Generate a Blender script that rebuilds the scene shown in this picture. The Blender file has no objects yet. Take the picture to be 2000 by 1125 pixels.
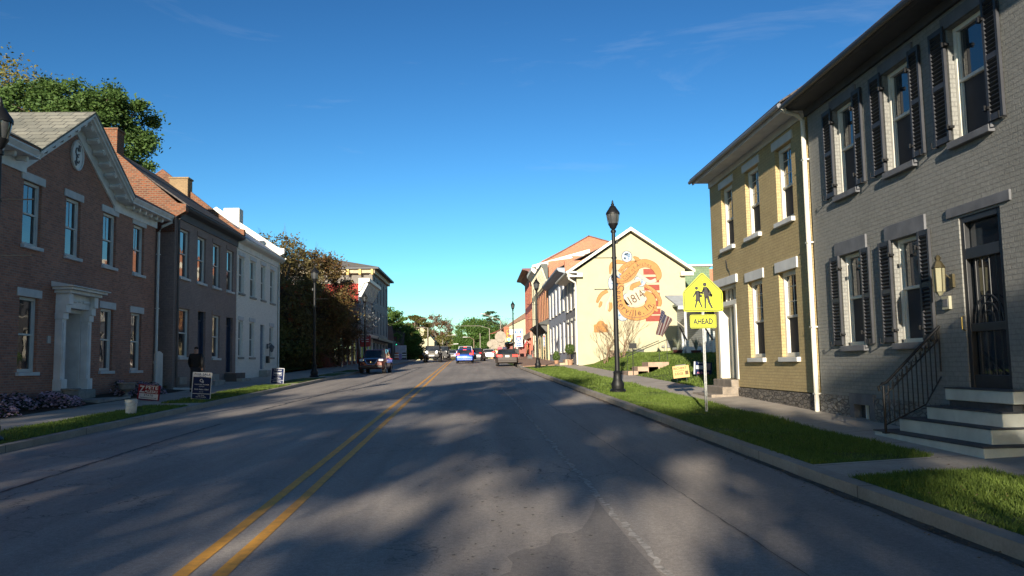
import bpy, math, random
from mathutils import Vector, Matrix
R=math.radians
sc=bpy.context.scene
COL=sc.collection
# ---------------------------------------------------------------- camera, sky, sun, exposure
CAMH=1.73
cd=bpy.data.cameras.new('camera'); cd.lens=28.8; cd.sensor_width=36; cd.clip_end=3000; cd.clip_start=.1
cam=bpy.data.objects.new('camera',cd); COL.objects.link(cam); sc.camera=cam
yaw,pitch,roll=0.042044,0.09245,R(1.0)
fw=Vector((math.sin(yaw)*math.cos(pitch),math.cos(yaw)*math.cos(pitch),math.sin(pitch)))
rt=Vector((math.cos(yaw),-math.sin(yaw),0)); up=rt.cross(fw)
r2=math.cos(roll)*rt-math.sin(roll)*up; u2=math.cos(roll)*up+math.sin(roll)*rt
cam.matrix_world=Matrix(((r2.x,u2.x,-fw.x,0),(r2.y,u2.y,-fw.y,0),(r2.z,u2.z,-fw.z,CAMH),(0,0,0,1)))
SUN_AZ=10.5      # light travels toward +Y, turned this much toward +X
SUN_EL=13.0
w=bpy.data.worlds.new('World'); sc.world=w; w.use_nodes=True
nt=w.node_tree; nt.nodes.clear()
out=nt.nodes.new('ShaderNodeOutputWorld'); bg=nt.nodes.new('ShaderNodeBackground'); sky=nt.nodes.new('ShaderNodeTexSky')
sky.sky_type='NISHITA'; sky.sun_disc=False; sky.sun_elevation=R(SUN_EL); sky.sun_rotation=R(180+SUN_AZ)
sky.altitude=300; sky.air_density=1.0; sky.dust_density=.3; sky.ozone_density=4.0
hs=nt.nodes.new('ShaderNodeHueSaturation'); hs.inputs['Saturation'].default_value=1.02
gm=nt.nodes.new('ShaderNodeGamma'); gm.inputs[1].default_value=1.7; mu=nt.nodes.new('ShaderNodeVectorMath'); mu.operation='MULTIPLY'; mu.inputs[1].default_value=(.375,.377,.328); nt.links.new(sky.outputs[0],mu.inputs[0]); nt.links.new(mu.outputs[0],gm.inputs[0]); nt.links.new(gm.outputs[0],hs.inputs['Color'])
# faint high cirrus, laid out by direction in the sky
tc=nt.nodes.new('ShaderNodeTexCoord'); cm=nt.nodes.new('ShaderNodeMapping'); cm.inputs['Scale'].default_value=(1.2,1.2,7); cm.inputs['Rotation'].default_value=(.12,.25,.3); nt.links.new(tc.outputs['Generated'],cm.inputs['Vector'])
cn=nt.nodes.new('ShaderNodeTexNoise'); cn.inputs['Scale'].default_value=2.6; cn.inputs['Detail'].default_value=7; cn.inputs['Roughness'].default_value=.62; cn.inputs['Distortion'].default_value=.6; nt.links.new(cm.outputs[0],cn.inputs['Vector'])
cr=nt.nodes.new('ShaderNodeMapRange'); cr.inputs[1].default_value=.56; cr.inputs[2].default_value=.8; cr.inputs[3].default_value=0; cr.inputs[4].default_value=.16; nt.links.new(cn.outputs[0],cr.inputs[0])
cx_=nt.nodes.new('ShaderNodeMix'); cx_.data_type='RGBA'; cx_.inputs[7].default_value=(2.4,2.6,2.8,1); nt.links.new(cr.outputs[0],cx_.inputs[0]); nt.links.new(hs.outputs[0],cx_.inputs[6]); nt.links.new(cx_.outputs[2],bg.inputs[0]); nt.links.new(bg.outputs[0],out.inputs[0])
bg.inputs[1].default_value=.15
sl=bpy.data.lights.new('sun','SUN'); sl.energy=4.6; sl.angle=R(.5); sl.color=(1,.89,.72)
so=bpy.data.objects.new('sun',sl); COL.objects.link(so)
d=Vector((math.sin(R(SUN_AZ))*math.cos(R(SUN_EL)),math.cos(R(SUN_AZ))*math.cos(R(SUN_EL)),-math.sin(R(SUN_EL))))
so.rotation_euler=d.to_track_quat('-Z','Y').to_euler(); so.location=(-20,-60,40)
vs=sc.view_settings; vs.view_transform='Standard'; vs.look='None'; vs.exposure=1.1; vs.gamma=1
sc.render.engine='CYCLES'
sc.render.resolution_x=1024; sc.render.resolution_y=576

# ---------------------------------------------------------------- materials
MATS={}
def N(t,ty,**k):
    n=t.nodes.new(ty)
    for a,b in k.items(): setattr(n,a,b)
    return n
def L(t,a,b): t.links.new(a,b)
def rgb(c): return (c[0],c[1],c[2],1)
def newmat(name):
    m=bpy.data.materials.new(name); m.use_nodes=True; t=m.node_tree; t.nodes.clear()
    o=N(t,'ShaderNodeOutputMaterial'); p=N(t,'ShaderNodeBsdfPrincipled'); L(t,p.outputs[0],o.inputs[0])
    return m,t,p,o
def noise(t,vec,scale,detail=4,rough=.6):
    n=N(t,'ShaderNodeTexNoise'); n.inputs['Scale'].default_value=scale; n.inputs['Detail'].default_value=detail; n.inputs['Roughness'].default_value=rough
    if vec is not None: L(t,vec,n.inputs['Vector'])
    return n
def mix(t,fac,a,b,bt='MIX'):
    m=N(t,'ShaderNodeMix',data_type='RGBA',blend_type=bt)
    for i,v in ((0,fac),(6,a),(7,b)):
        if isinstance(v,(int,float)): m.inputs[i].default_value=v
        elif isinstance(v,tuple): m.inputs[i].default_value=rgb(v)
        else: L(t,v,m.inputs[i])
    return m.outputs[2]
def ramp(t,fac,a,b):
    r=N(t,'ShaderNodeMapRange'); r.inputs[1].default_value=a; r.inputs[2].default_value=b; L(t,fac,r.inputs[0]); return r.outputs[0]
def mat(name,base,rough=.7,var=.18,scale=2.5,bump=.0,bscale=40,metal=0,spec=.5,dirt=None):
    if name in MATS: return MATS[name]
    m,t,p,o=newmat(name); g=N(t,'ShaderNodeNewGeometry')
    n=noise(t,g.outputs['Position'],scale,5)
    d=tuple(c*(1-var*1.6) for c in base) if dirt is None else dirt
    l=tuple(min(1,c*(1+var*.6)) for c in base)
    L(t,mix(t,ramp(t,n.outputs[0],.3,.7),d,l),p.inputs['Base Color'])
    p.inputs['Roughness'].default_value=rough; p.inputs['Metallic'].default_value=metal; p.inputs['Specular IOR Level'].default_value=spec
    if bump:
        n2=noise(t,g.outputs['Position'],bscale,3); b=N(t,'ShaderNodeBump'); b.inputs['Strength'].default_value=bump; b.inputs['Distance'].default_value=.02
        L(t,n2.outputs[0],b.inputs['Height']); L(t,b.outputs[0],p.inputs['Normal'])
    MATS[name]=m; return m
def uvw(t,slope=False):
    """(u,v) along the wall from the world position: u runs along the wall whichever way it faces"""
    g=N(t,'ShaderNodeNewGeometry'); s=N(t,'ShaderNodeSeparateXYZ'); L(t,g.outputs['Position'],s.inputs[0])
    sn=N(t,'ShaderNodeSeparateXYZ'); L(t,g.outputs['True Normal'],sn.inputs[0])
    ab=N(t,'ShaderNodeMath',operation='ABSOLUTE'); L(t,sn.outputs[0],ab.inputs[0])
    ab2=N(t,'ShaderNodeMath',operation='ABSOLUTE'); L(t,sn.outputs[1],ab2.inputs[0])
    gt=N(t,'ShaderNodeMath',operation='GREATER_THAN'); L(t,ab.outputs[0],gt.inputs[0]); L(t,ab2.outputs[0],gt.inputs[1])
    mx=N(t,'ShaderNodeMix',data_type='FLOAT'); L(t,gt.outputs[0],mx.inputs[0]); L(t,s.outputs[0],mx.inputs[2]); L(t,s.outputs[1],mx.inputs[3])
    c=N(t,'ShaderNodeCombineXYZ'); L(t,mx.outputs[0],c.inputs[0])
    if slope:
        ml=N(t,'ShaderNodeMath',operation='MULTIPLY'); L(t,s.outputs[2],ml.inputs[0]); ml.inputs[1].default_value=slope; L(t,ml.outputs[0],c.inputs[1])
    else: L(t,s.outputs[2],c.inputs[1])
    return c.outputs[0],g
def brick(name,c1,c2,mort,bw=.215,bh=.072,ms=.010,bump=.5,stain=(.5,.45,.45),stf=.35,rough=.85,slope=False,warp=.0,bdist=.012):
    if name in MATS: return MATS[name]
    m,t,p,o=newmat(name); v,g=uvw(t,slope)
    nw=noise(t,g.outputs['Position'],9,2); 
    wv=N(t,'ShaderNodeVectorMath',operation='MULTIPLY_ADD'); L(t,nw.outputs['Color'],wv.inputs[0]); wv.inputs[1].default_value=(warp+.004,)*3; L(t,v,wv.inputs[2])
    b=N(t,'ShaderNodeTexBrick'); L(t,wv.outputs[0],b.inputs['Vector'])
    b.inputs['Color1'].default_value=rgb(c1); b.inputs['Color2'].default_value=rgb(c2); b.inputs['Mortar'].default_value=rgb(mort)
    b.inputs['Scale'].default_value=1; b.inputs['Brick Width'].default_value=bw; b.inputs['Row Height'].default_value=bh; b.inputs['Mortar Size'].default_value=ms; b.inputs['Mortar Smooth'].default_value=.3; b.inputs['Bias'].default_value=-.1
    n=noise(t,g.outputs['Position'],.9,6,.7); c=mix(t,ramp(t,n.outputs[0],.45,.75),(1,1,1),stain)
    mm=mix(t,stf,b.outputs['Color'],c,'MULTIPLY')
    n3=noise(t,g.outputs['Position'],14,3); mm=mix(t,.35,mm,mix(t,ramp(t,n3.outputs[0],.3,.7),(.6,.6,.6),(1.25,1.25,1.25)),'MULTIPLY')
    L(t,mm,p.inputs['Base Color']); p.inputs['Roughness'].default_value=rough; p.inputs['Specular IOR Level'].default_value=.3
    n2=noise(t,g.outputs['Position'],45,3); ad=N(t,'ShaderNodeMath',operation='MULTIPLY_ADD'); L(t,b.outputs['Fac'],ad.inputs[0]); ad.inputs[1].default_value=-1; 
    s=N(t,'ShaderNodeMath',operation='MULTIPLY'); L(t,n2.outputs[0],s.inputs[0]); s.inputs[1].default_value=.7; L(t,s.outputs[0],ad.inputs[2])
    bp=N(t,'ShaderNodeBump'); bp.inputs['Strength'].default_value=bump; bp.inputs['Distance'].default_value=bdist; L(t,ad.outputs[0],bp.inputs['Height']); L(t,bp.outputs[0],p.inputs['Normal'])
    MATS[name]=m; return m
def stone(name,c1,c2,mort,scale=3.2):
    m,t,p,o=newmat(name); v,g=uvw(t)
    mp=N(t,'ShaderNodeVectorMath',operation='MULTIPLY'); mp.inputs[1].default_value=(1,2.1,1); L(t,v,mp.inputs[0])
    vo=N(t,'ShaderNodeTexVoronoi',feature='DISTANCE_TO_EDGE'); vo.inputs['Scale'].default_value=scale; L(t,mp.outputs[0],vo.inputs['Vector'])
    vc=N(t,'ShaderNodeTexVoronoi'); vc.inputs['Scale'].default_value=scale; L(t,mp.outputs[0],vc.inputs['Vector'])
    e=ramp(t,vo.outputs['Distance'],.02,.09); sp=N(t,'ShaderNodeSeparateColor'); L(t,vc.outputs['Color'],sp.inputs[0])
    L(t,mix(t,e,mort,mix(t,sp.outputs[0],c1,c2)),p.inputs['Base Color']); p.inputs['Roughness'].default_value=.9
    bp=N(t,'ShaderNodeBump'); bp.inputs['Strength'].default_value=.9; bp.inputs['Distance'].default_value=.05; L(t,e,bp.inputs['Height']); L(t,bp.outputs[0],p.inputs['Normal'])
    return m
def leafmat(name,c1,c2,tr=.3,sc_=.5):
    m,t,p,o=newmat(name); g=N(t,'ShaderNodeNewGeometry'); n=noise(t,g.outputs['Position'],sc_,3)
    a=mix(t,g.outputs['Random Per Island'],c1,c2); L(t,mix(t,ramp(t,n.outputs[0],.35,.65),a,mix(t,.6,a,(.55,.6,.5),'MULTIPLY')),p.inputs['Base Color'])
    p.inputs['Roughness'].default_value=.6; p.inputs['Specular IOR Level'].default_value=.25
    tl=N(t,'ShaderNodeBsdfTranslucent'); L(t,a,tl.inputs[0]); ms=N(t,'ShaderNodeMixShader'); ms.inputs[0].default_value=tr
    L(t,p.outputs[0],ms.inputs[1]); L(t,tl.outputs[0],ms.inputs[2]); L(t,ms.outputs[0],o.inputs[0]); return m
def emit(name,c,s):
    m,t,p,o=newmat(name); p.inputs['Base Color'].default_value=rgb(c); p.inputs['Emission Color'].default_value=rgb(c); p.inputs['Emission Strength'].default_value=s; return m
def glassm(name,base=(.012,.016,.02),rough=.03,spec=1.0):
    m,t,p,o=newmat(name); g=N(t,'ShaderNodeNewGeometry'); n=noise(t,g.outputs['Position'],1.1,3)
    L(t,mix(t,ramp(t,n.outputs[0],.35,.65),base,tuple(c*2.2+.006 for c in base)),p.inputs['Base Color'])
    p.inputs['Roughness'].default_value=rough; p.inputs['IOR'].default_value=1.6; p.inputs['Specular IOR Level'].default_value=spec
    b=N(t,'ShaderNodeBump'); b.inputs['Strength'].default_value=.08; b.inputs['Distance'].default_value=.05; n2=noise(t,g.outputs['Position'],1.6,1); L(t,n2.outputs[0],b.inputs['Height']); L(t,b.outputs[0],p.inputs['Normal'])
    return m
def carpaint(name,c,rough=.3):
    m,t,p,o=newmat(name); p.inputs['Base Color'].default_value=rgb(c); p.inputs['Metallic'].default_value=.35; p.inputs['Roughness'].default_value=rough; p.inputs['Coat Weight'].default_value=.8; p.inputs['Coat Roughness'].default_value=.05
    return m

WHITE=mat('white_paint',(.62,.62,.60),.6,.12,1.5)
CREAMW=mat('warm_white_paint',(.72,.69,.60),.55,.1,1.5)
DARKM=mat('dark_paint',(.02,.022,.026),.45,.2)
BLACKI=mat('black_iron',(.008,.009,.011),.5,.2,4,spec=.3)
SHUT=mat('shutter_paint',(.030,.033,.042),.55,.25,4)
GREYP=mat('grey_trim_paint',(.13,.135,.15),.7,.2,3,.2,30)
GLASS=glassm('window_glass'); SCREEN=mat('window_screen',(.03,.032,.04),.75,.2,3)
BLUEGLASS=glassm('pale_window_glass',(.03,.04,.05))
CONC=mat('concrete_steps',(.33,.31,.28),.85,.2,4,.4,60)
GALV=mat('galvanised_steel',(.40,.42,.42),.45,.2,20,metal=.7)
ALU=mat('gutter_metal',(.16,.17,.19),.4,.15,3,metal=.3)
RUBBER=mat('rubber',(.012,.012,.013),.8,.2); RIM=mat('wheel_rim',(.35,.36,.38),.35,.1,8,metal=.8)
CHROME=mat('chrome',(.6,.6,.62),.15,.05,metal=1)
BARK=mat('bark',(.10,.075,.055),.95,.3,6,.8,25); BARKL=mat('pale_bark',(.30,.23,.16),.95,.25,6,.4,25)
TEXTBLK=mat('black_lettering',(.01,.01,.012),.5,.05); TEXTWHT=mat('white_lettering',(.75,.76,.78),.5,.04)

# ---------------------------------------------------------------- mesh builder
ORG={}
class MB:
    def __init__(s): s.v=[]; s.f=[]; s.mi=[]; s.k=0
    def add(s,vs,fs,mi=None):
        n=len(s.v); s.v+= [tuple(p) for p in vs]
        for f in fs: s.f.append(tuple(n+i for i in f)); s.mi.append(s.k if mi is None else mi)
    def quad(s,*p,mi=None): s.add(p,[tuple(range(len(p)))],mi)
    def box(s,x0,x1,y0,y1,z0,z1,mi=None):
        s.add([(x,y,z) for x in (x0,x1) for y in (y0,y1) for z in (z0,z1)],[(0,1,3,2),(4,6,7,5),(0,4,5,1),(2,3,7,6),(0,2,6,4),(1,5,7,3)],mi)
    def cbox(s,c,sx,sy,sz,mi=None,rz=0,rx=0,ry=0):
        M=Matrix.Rotation(rz,3,'Z')@Matrix.Rotation(rx,3,'X')@Matrix.Rotation(ry,3,'Y'); c=Vector(c)
        s.add([c+M@Vector((x*sx/2,y*sy/2,z*sz/2)) for x in (-1,1) for y in (-1,1) for z in (-1,1)],[(0,1,3,2),(4,6,7,5),(0,4,5,1),(2,3,7,6),(0,2,6,4),(1,5,7,3)],mi)
    def tube(s,pts,rad,n=8,mi=None,cap=True):
        pts=[Vector(p) for p in pts]; rs=rad if isinstance(rad,(list,tuple)) else [rad]*len(pts)
        b=len(s.v); 
        for i,p in enumerate(pts):
            t=(pts[min(i+1,len(pts)-1)]-pts[max(i-1,0)]); t=t.normalized() if t.length>1e-9 else Vector((0,0,1))
            a=Vector((0,0,1)) if abs(t.z)<.9 else Vector((1,0,0)); u=t.cross(a).normalized(); v=t.cross(u)
            for j in range(n):
                an=2*math.pi*j/n; s.v.append(tuple(p+(u*math.cos(an)+v*math.sin(an))*rs[i]))
        for i in range(len(pts)-1):
            for j in range(n):
                s.f.append((b+i*n+j,b+i*n+(j+1)%n,b+(i+1)*n+(j+1)%n,b+(i+1)*n+j)); s.mi.append(s.k if mi is None else mi)
        if cap:
            s.f.append(tuple(b+j for j in range(n))[::-1]); s.mi.append(s.k if mi is None else mi)
            s.f.append(tuple(b+(len(pts)-1)*n+j for j in range(n))); s.mi.append(s.k if mi is None else mi)
    def lathe(s,prof,c=(0,0,0),n=12,mi=None,sq=1):
        b=len(s.v)
        for r,z in prof:
            for j in range(n):
                a=2*math.pi*(j+.5)/n; s.v.append((c[0]+r*math.cos(a),c[1]+r*math.sin(a)*sq,c[2]+z))
        for i in range(len(prof)-1):
            for j in range(n):
                s.f.append((b+i*n+j,b+i*n+(j+1)%n,b+(i+1)*n+(j+1)%n,b+(i+1)*n+j)); s.mi.append(s.k if mi is None else mi)
        s.f.append(tuple(b+j for j in range(n))[::-1]); s.mi.append(s.k if mi is None else mi)
        s.f.append(tuple(b+(len(prof)-1)*n+j for j in range(n))); s.mi.append(s.k if mi is None else mi)
    def prism(s,poly,ax,a,b,mi=None):
        """poly: 2-D outline extruded along axis ax from a to b. ax 'x': (y,z); 'y': (x,z); 'z': (x,y)"""
        f={'x':lambda p,t:(t,p[0],p[1]),'y':lambda p,t:(p[0],t,p[1]),'z':lambda p,t:(p[0],p[1],t)}[ax]
        n=len(poly); vs=[f(p,a) for p in poly]+[f(p,b) for p in poly]
        s.add(vs,[tuple(range(n))[::-1],tuple(range(n,2*n))]+[(i,(i+1)%n,n+(i+1)%n,n+i) for i in range(n)],mi)
    def ring(s,rings,mi=None,cap=True):
        n=len(rings[0]); b=len(s.v)
        for r in rings: s.v+=[tuple(p) for p in r]
        for i in range(len(rings)-1):
            for j in range(n): s.f.append((b+i*n+j,b+i*n+(j+1)%n,b+(i+1)*n+(j+1)%n,b+(i+1)*n+j)); s.mi.append(s.k if mi is None else mi)
        if cap:
            s.f.append(tuple(b+j for j in range(n))[::-1]); s.mi.append(s.k if mi is None else mi)
            s.f.append(tuple(b+(len(rings)-1)*n+j for j in range(n))); s.mi.append(s.k if mi is None else mi)
    def build(s,name,mats,parent=None,smooth=False,bevel=0,label=None,seg=2):
        if not isinstance(mats,(list,tuple)): mats=[mats]
        o_=Vector((0,0,0)) if parent is None else ORG.get(parent.name,Vector((0,0,0)))
        me=bpy.data.meshes.new(name); me.from_pydata([(p[0]-o_.x,p[1]-o_.y,p[2]-o_.z) for p in s.v],[],s.f)
        for m in mats: me.materials.append(m)
        if len(mats)>1: me.polygons.foreach_set('material_index',s.mi)
        me.update()
        import bmesh
        bm=bmesh.new(); bm.from_mesh(me)
        if len(bm.faces)<20000: bmesh.ops.recalc_face_normals(bm,faces=bm.faces)
        bm.to_mesh(me); bm.free()
        if smooth:
            me.polygons.foreach_set('use_smooth',[True]*len(me.polygons))
        ob=bpy.data.objects.new(name,me); COL.objects.link(ob)
        if smooth and smooth!=2: me.set_sharp_from_angle(angle=R(38))
        if bevel:
            b=ob.modifiers.new('bevel','BEVEL'); b.width=bevel; b.segments=seg; b.limit_method='ANGLE'; b.angle_limit=R(30)
        if parent is not None: ob.parent=parent; ORG[ob.name]=o_
        if label: ob['label']=label
        return ob
def thing(name,loc,label,cat,group=None):
    o=bpy.data.objects.new(name,None); COL.objects.link(o); o.location=loc; o.empty_display_size=.2
    o['label']=label; o['category']=cat
    if group: o['group']=group
    ORG[o.name]=Vector(loc); return o
def tag(o,label,cat,group=None,kind=None):
    if label: o['label']=label
    if cat: o['category']=cat
    if group: o['group']=group
    if kind: o['kind']=kind
    return o
def rebase(o,loc):
    """move a single-mesh thing's origin to its base"""
    loc=Vector(loc); me=o.data; me.transform(Matrix.Translation(-loc)); o.location=loc; return o
def copy_tree(o,loc=None,rz=None,parent=None,label=None):
    c=o.copy(); COL.objects.link(c); c.parent=parent
    if loc is not None: c.location=loc
    if rz is not None: c.rotation_euler=(0,0,rz)
    if label: c['label']=label
    for ch in o.children: copy_tree(ch,parent=c)
    return c
# lettering
TXT={}
def glyphs(s,size,align='CENTER',bold=0):
    key=(s,size,align,bold)
    if key in TXT: return TXT[key]
    cu=bpy.data.curves.new('t','FONT'); cu.body=s; cu.size=size; cu.align_x=align; cu.align_y='CENTER'; cu.resolution_u=2; cu.offset=bold
    ob=bpy.data.objects.new('t',cu); COL.objects.link(ob); dg=bpy.context.evaluated_depsgraph_get()
    me=bpy.data.meshes.new_from_object(ob.evaluated_get(dg)); r=([tuple(v.co) for v in me.vertices],[tuple(p.vertices) for p in me.polygons])
    bpy.data.objects.remove(ob); bpy.data.curves.remove(cu); bpy.data.meshes.remove(me); TXT[key]=r; return r
def text(mb,s,size,O,U,V,sx=1,mi=None,bold=0,align='CENTER',width=None):
    vs,fs=glyphs(s,size,align,bold); O=Vector(O);U=Vector(U);V=Vector(V)
    if width and vs: sx=width/(max(v[0] for v in vs)-min(v[0] for v in vs))
    mb.add([O+U*(v[0]*sx)+V*v[1] for v in vs],fs,mi)

# ---------------------------------------------------------------- ground levels
def rz_(y):
    """road height"""
    if y<=100: return .022*y
    if y<150:
        t=y-100; return 2.2+.022*t-.026*t*t/100
    t=50; return 2.2+.022*t-.026*t*t/100-.004*(y-150)
def kR(y): return 4.3-.018*min(y,90)
def kL(y): return -8.35
def sm(a,b,t):
    t=max(0,min(1,(t-a)/(b-a))); return t*t*(3-2*t)
def frange(a,b,s):
    n=max(1,int(math.ceil((b-a)/s))); return [a+(b-a)*i/n for i in range(n+1)]
def strip(name,xa,xb,dz,y0,y1,m,dy=2.0,thick=.15,nx=1,wob=0,seed=1,kind='structure',dzf=None,bevel=0):
    """a strip of ground following the road's rise, with real thickness"""
    fa=xa if callable(xa) else (lambda y:xa); fb=xb if callable(xb) else (lambda y:xb)
    mb=MB(); ys=frange(y0,y1,dy); rnd=random.Random(seed); rows=[]
    for y in ys:
        a=fa(y)+rnd.uniform(-wob,wob); b=fb(y)+rnd.uniform(-wob,wob)
        r=[]
        for i in range(nx+1):
            x=a+(b-a)*i/nx; z=rz_(y)+(dzf(x,y) if dzf else (dz[0]+(dz[1]-dz[0])*i/nx if isinstance(dz,tuple) else dz)); r.append((x,y,z))
        rows.append(r)
    n=nx+1
    vs=[p for r in rows for p in r]; fs=[]
    for j in range(len(rows)-1):
        for i in range(nx): fs.append((j*n+i,j*n+i+1,(j+1)*n+i+1,(j+1)*n+i))
    mb.add(vs,fs)
    if thick:
        for k in (0,nx):
            mb.add([rows[j][k] for j in range(len(rows))]+[(rows[j][k][0],rows[j][k][1],rows[j][k][2]-thick) for j in range(len(rows))],[(j,j+1,len(rows)+j+1,len(rows)+j) for j in range(len(rows)-1)])
        for j in (0,len(rows)-1):
            a,b=rows[j][0],rows[j][-1]; mb.quad(a,b,(b[0],b[1],b[2]-thick),(a[0],a[1],a[2]-thick))
    o=mb.build(name,m); o['kind']=kind; return o

# ground materials
def asphalt(nm='asphalt',ca=(.25,.222,.198),cb=(.385,.342,.303)):
    m,t,p,o=newmat(nm); g=N(t,'ShaderNodeNewGeometry'); P=g.outputs['Position']
    sp=N(t,'ShaderNodeVectorMath',operation='MULTIPLY'); sp.inputs[1].default_value=(1,.18,1); L(t,P,sp.inputs[0])
    n1=noise(t,sp.outputs[0],.55,5,.65); n2=noise(t,P,90,3,.7); n3=noise(t,P,.12,3)
    c=mix(t,ramp(t,n1.outputs[0],.3,.7),ca,cb)
    c=mix(t,.5,c,mix(t,ramp(t,n2.outputs[0],.35,.65),(.55,.55,.55),(1.4,1.4,1.4)),'MULTIPLY')
    c=mix(t,ramp(t,n3.outputs[0],.4,.65),c,mix(t,.5,c,(.78,.78,.8),'MULTIPLY'))
    # fine crazing
    vo=N(t,'ShaderNodeTexVoronoi',feature='DISTANCE_TO_EDGE'); vo.inputs['Scale'].default_value=.9; wn=noise(t,P,2.2,4)
    wv=N(t,'ShaderNodeVectorMath',operation='MULTIPLY_ADD'); L(t,wn.outputs['Color'],wv.inputs[0]); wv.inputs[1].default_value=(.9,.9,.9); L(t,P,wv.inputs[2]); L(t,wv.outputs[0],vo.inputs['Vector'])
    n4=noise(t,P,.25,2); k=N(t,'ShaderNodeMath',operation='MULTIPLY'); L(t,ramp(t,vo.outputs['Distance'],.014,.004),k.inputs[0]); L(t,ramp(t,n4.outputs[0],.5,.62),k.inputs[1])
    c=mix(t,k.outputs[0],c,(.10,.09,.085)); n6=noise(t,P,22,4,.75); c=mix(t,.55,c,mix(t,ramp(t,n6.outputs[0],.35,.65),(.7,.7,.7),(1.25,1.25,1.25)),'MULTIPLY')
    st=N(t,'ShaderNodeVectorMath',operation='MULTIPLY'); st.inputs[1].default_value=(1,.02,1); L(t,P,st.inputs[0]); n7=noise(t,st.outputs[0],1.1,3); c=mix(t,.6,c,mix(t,ramp(t,n7.outputs[0],.38,.62),(.72,.72,.73),(1.15,1.14,1.12)),'MULTIPLY')
    L(t,c,p.inputs['Base Color'])
    p.inputs['Roughness'].default_value=.82; p.inputs['Specular IOR Level'].default_value=.35
    b=N(t,'ShaderNodeBump'); b.inputs['Strength'].default_value=.5; b.inputs['Distance'].default_value=.006; n5=noise(t,P,140,2); L(t,n5.outputs[0],b.inputs['Height']); L(t,b.outputs[0],p.inputs['Normal'])
    return m
ASPH=asphalt(); PATCH=asphalt('asphalt_patch',(.19,.17,.155),(.28,.25,.225))
PAVE=brick('pavement_concrete',(.36,.32,.27),(.33,.30,.26),(.16,.14,.12),1.5,1.5,.012,.3,(.55,.5,.45),.5)
# pavement lies flat: its joints run on world x/y
def flatconc(name,c,jy=1.5,jx=50.,mort=(.14,.12,.10)):
    m,t,p,o=newmat(name); g=N(t,'ShaderNodeNewGeometry'); b=N(t,'ShaderNodeTexBrick'); P=g.outputs['Position']; L(t,P,b.inputs['Vector'])
    b.offset=0; b.inputs['Color1'].default_value=rgb(c); b.inputs['Color2'].default_value=rgb(tuple(k*.9 for k in c)); b.inputs['Mortar'].default_value=rgb(mort); b.inputs['Scale'].default_value=1
    b.inputs['Brick Width'].default_value=jx; b.inputs['Row Height'].default_value=jy; b.inputs['Mortar Size'].default_value=.012
    n=noise(t,P,1.3,6,.7); n2=noise(t,P,30,4,.7)
    k=mix(t,.6,b.outputs['Color'],mix(t,ramp(t,n.outputs[0],.3,.7),(.62,.58,.54),(1.15,1.15,1.15)),'MULTIPLY')
    k=mix(t,.5,k,mix(t,ramp(t,n2.outputs[0],.3,.7),(.7,.7,.7),(1.2,1.2,1.2)),'MULTIPLY'); L(t,k,p.inputs['Base Color']); p.inputs['Roughness'].default_value=.9
    bp=N(t,'ShaderNodeBump'); bp.inputs['Strength'].default_value=.4; bp.inputs['Distance'].default_value=.01; L(t,n2.outputs[0],bp.inputs['Height']); L(t,bp.outputs[0],p.inputs['Normal']); return m
WALK=flatconc('sidewalk_concrete',(.44,.39,.33)); KERB=flatconc('kerb_concrete',(.36,.32,.27),3.0); BRICKWALK=flatconc('red_brown_paving',(.33,.20,.14),.6,.6)
def soil(name,a,b,s=2.,bs=30):
    m,t,p,o=newmat(name); g=N(t,'ShaderNodeNewGeometry'); n=noise(t,g.outputs['Position'],s,6,.7); n2=noise(t,g.outputs['Position'],bs,4,.8)
    c=mix(t,ramp(t,n.outputs[0],.3,.7),a,b); c=mix(t,.7,c,mix(t,ramp(t,n2.outputs[0],.3,.7),(.4,.4,.4),(1.5,1.5,1.5)),'MULTIPLY'); L(t,c,p.inputs['Base Color']); p.inputs['Roughness'].default_value=.95; p.inputs['Specular IOR Level'].default_value=.15
    bp=N(t,'ShaderNodeBump'); bp.inputs['Strength'].default_value=.8; bp.inputs['Distance'].default_value=.03; L(t,n2.outputs[0],bp.inputs['Height']); L(t,bp.outputs[0],p.inputs['Normal']); return m
TURF=soil('turf',(.07,.10,.025),(.12,.16,.04)); EARTH=soil('bare_earth',(.05,.035,.025),(.09,.065,.045)); FIELD=soil('field_grass',(.05,.08,.02),(.08,.11,.03),.3)
BLADE=leafmat('grass_blades',(.09,.14,.022),(.19,.26,.055),.35,.8)
YEL=mat('yellow_road_paint',(.86,.40,.035),.7,.12,7,.3,90,dirt=(.56,.27,.05))
CRACKL=mat('crack_filler',(.50,.46,.42),.9,.3,14,.8,60,dirt=(.17,.155,.14)); TAR=mat('tar_seal',(.035,.034,.036),.6,.3,9,.3,40)

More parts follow.
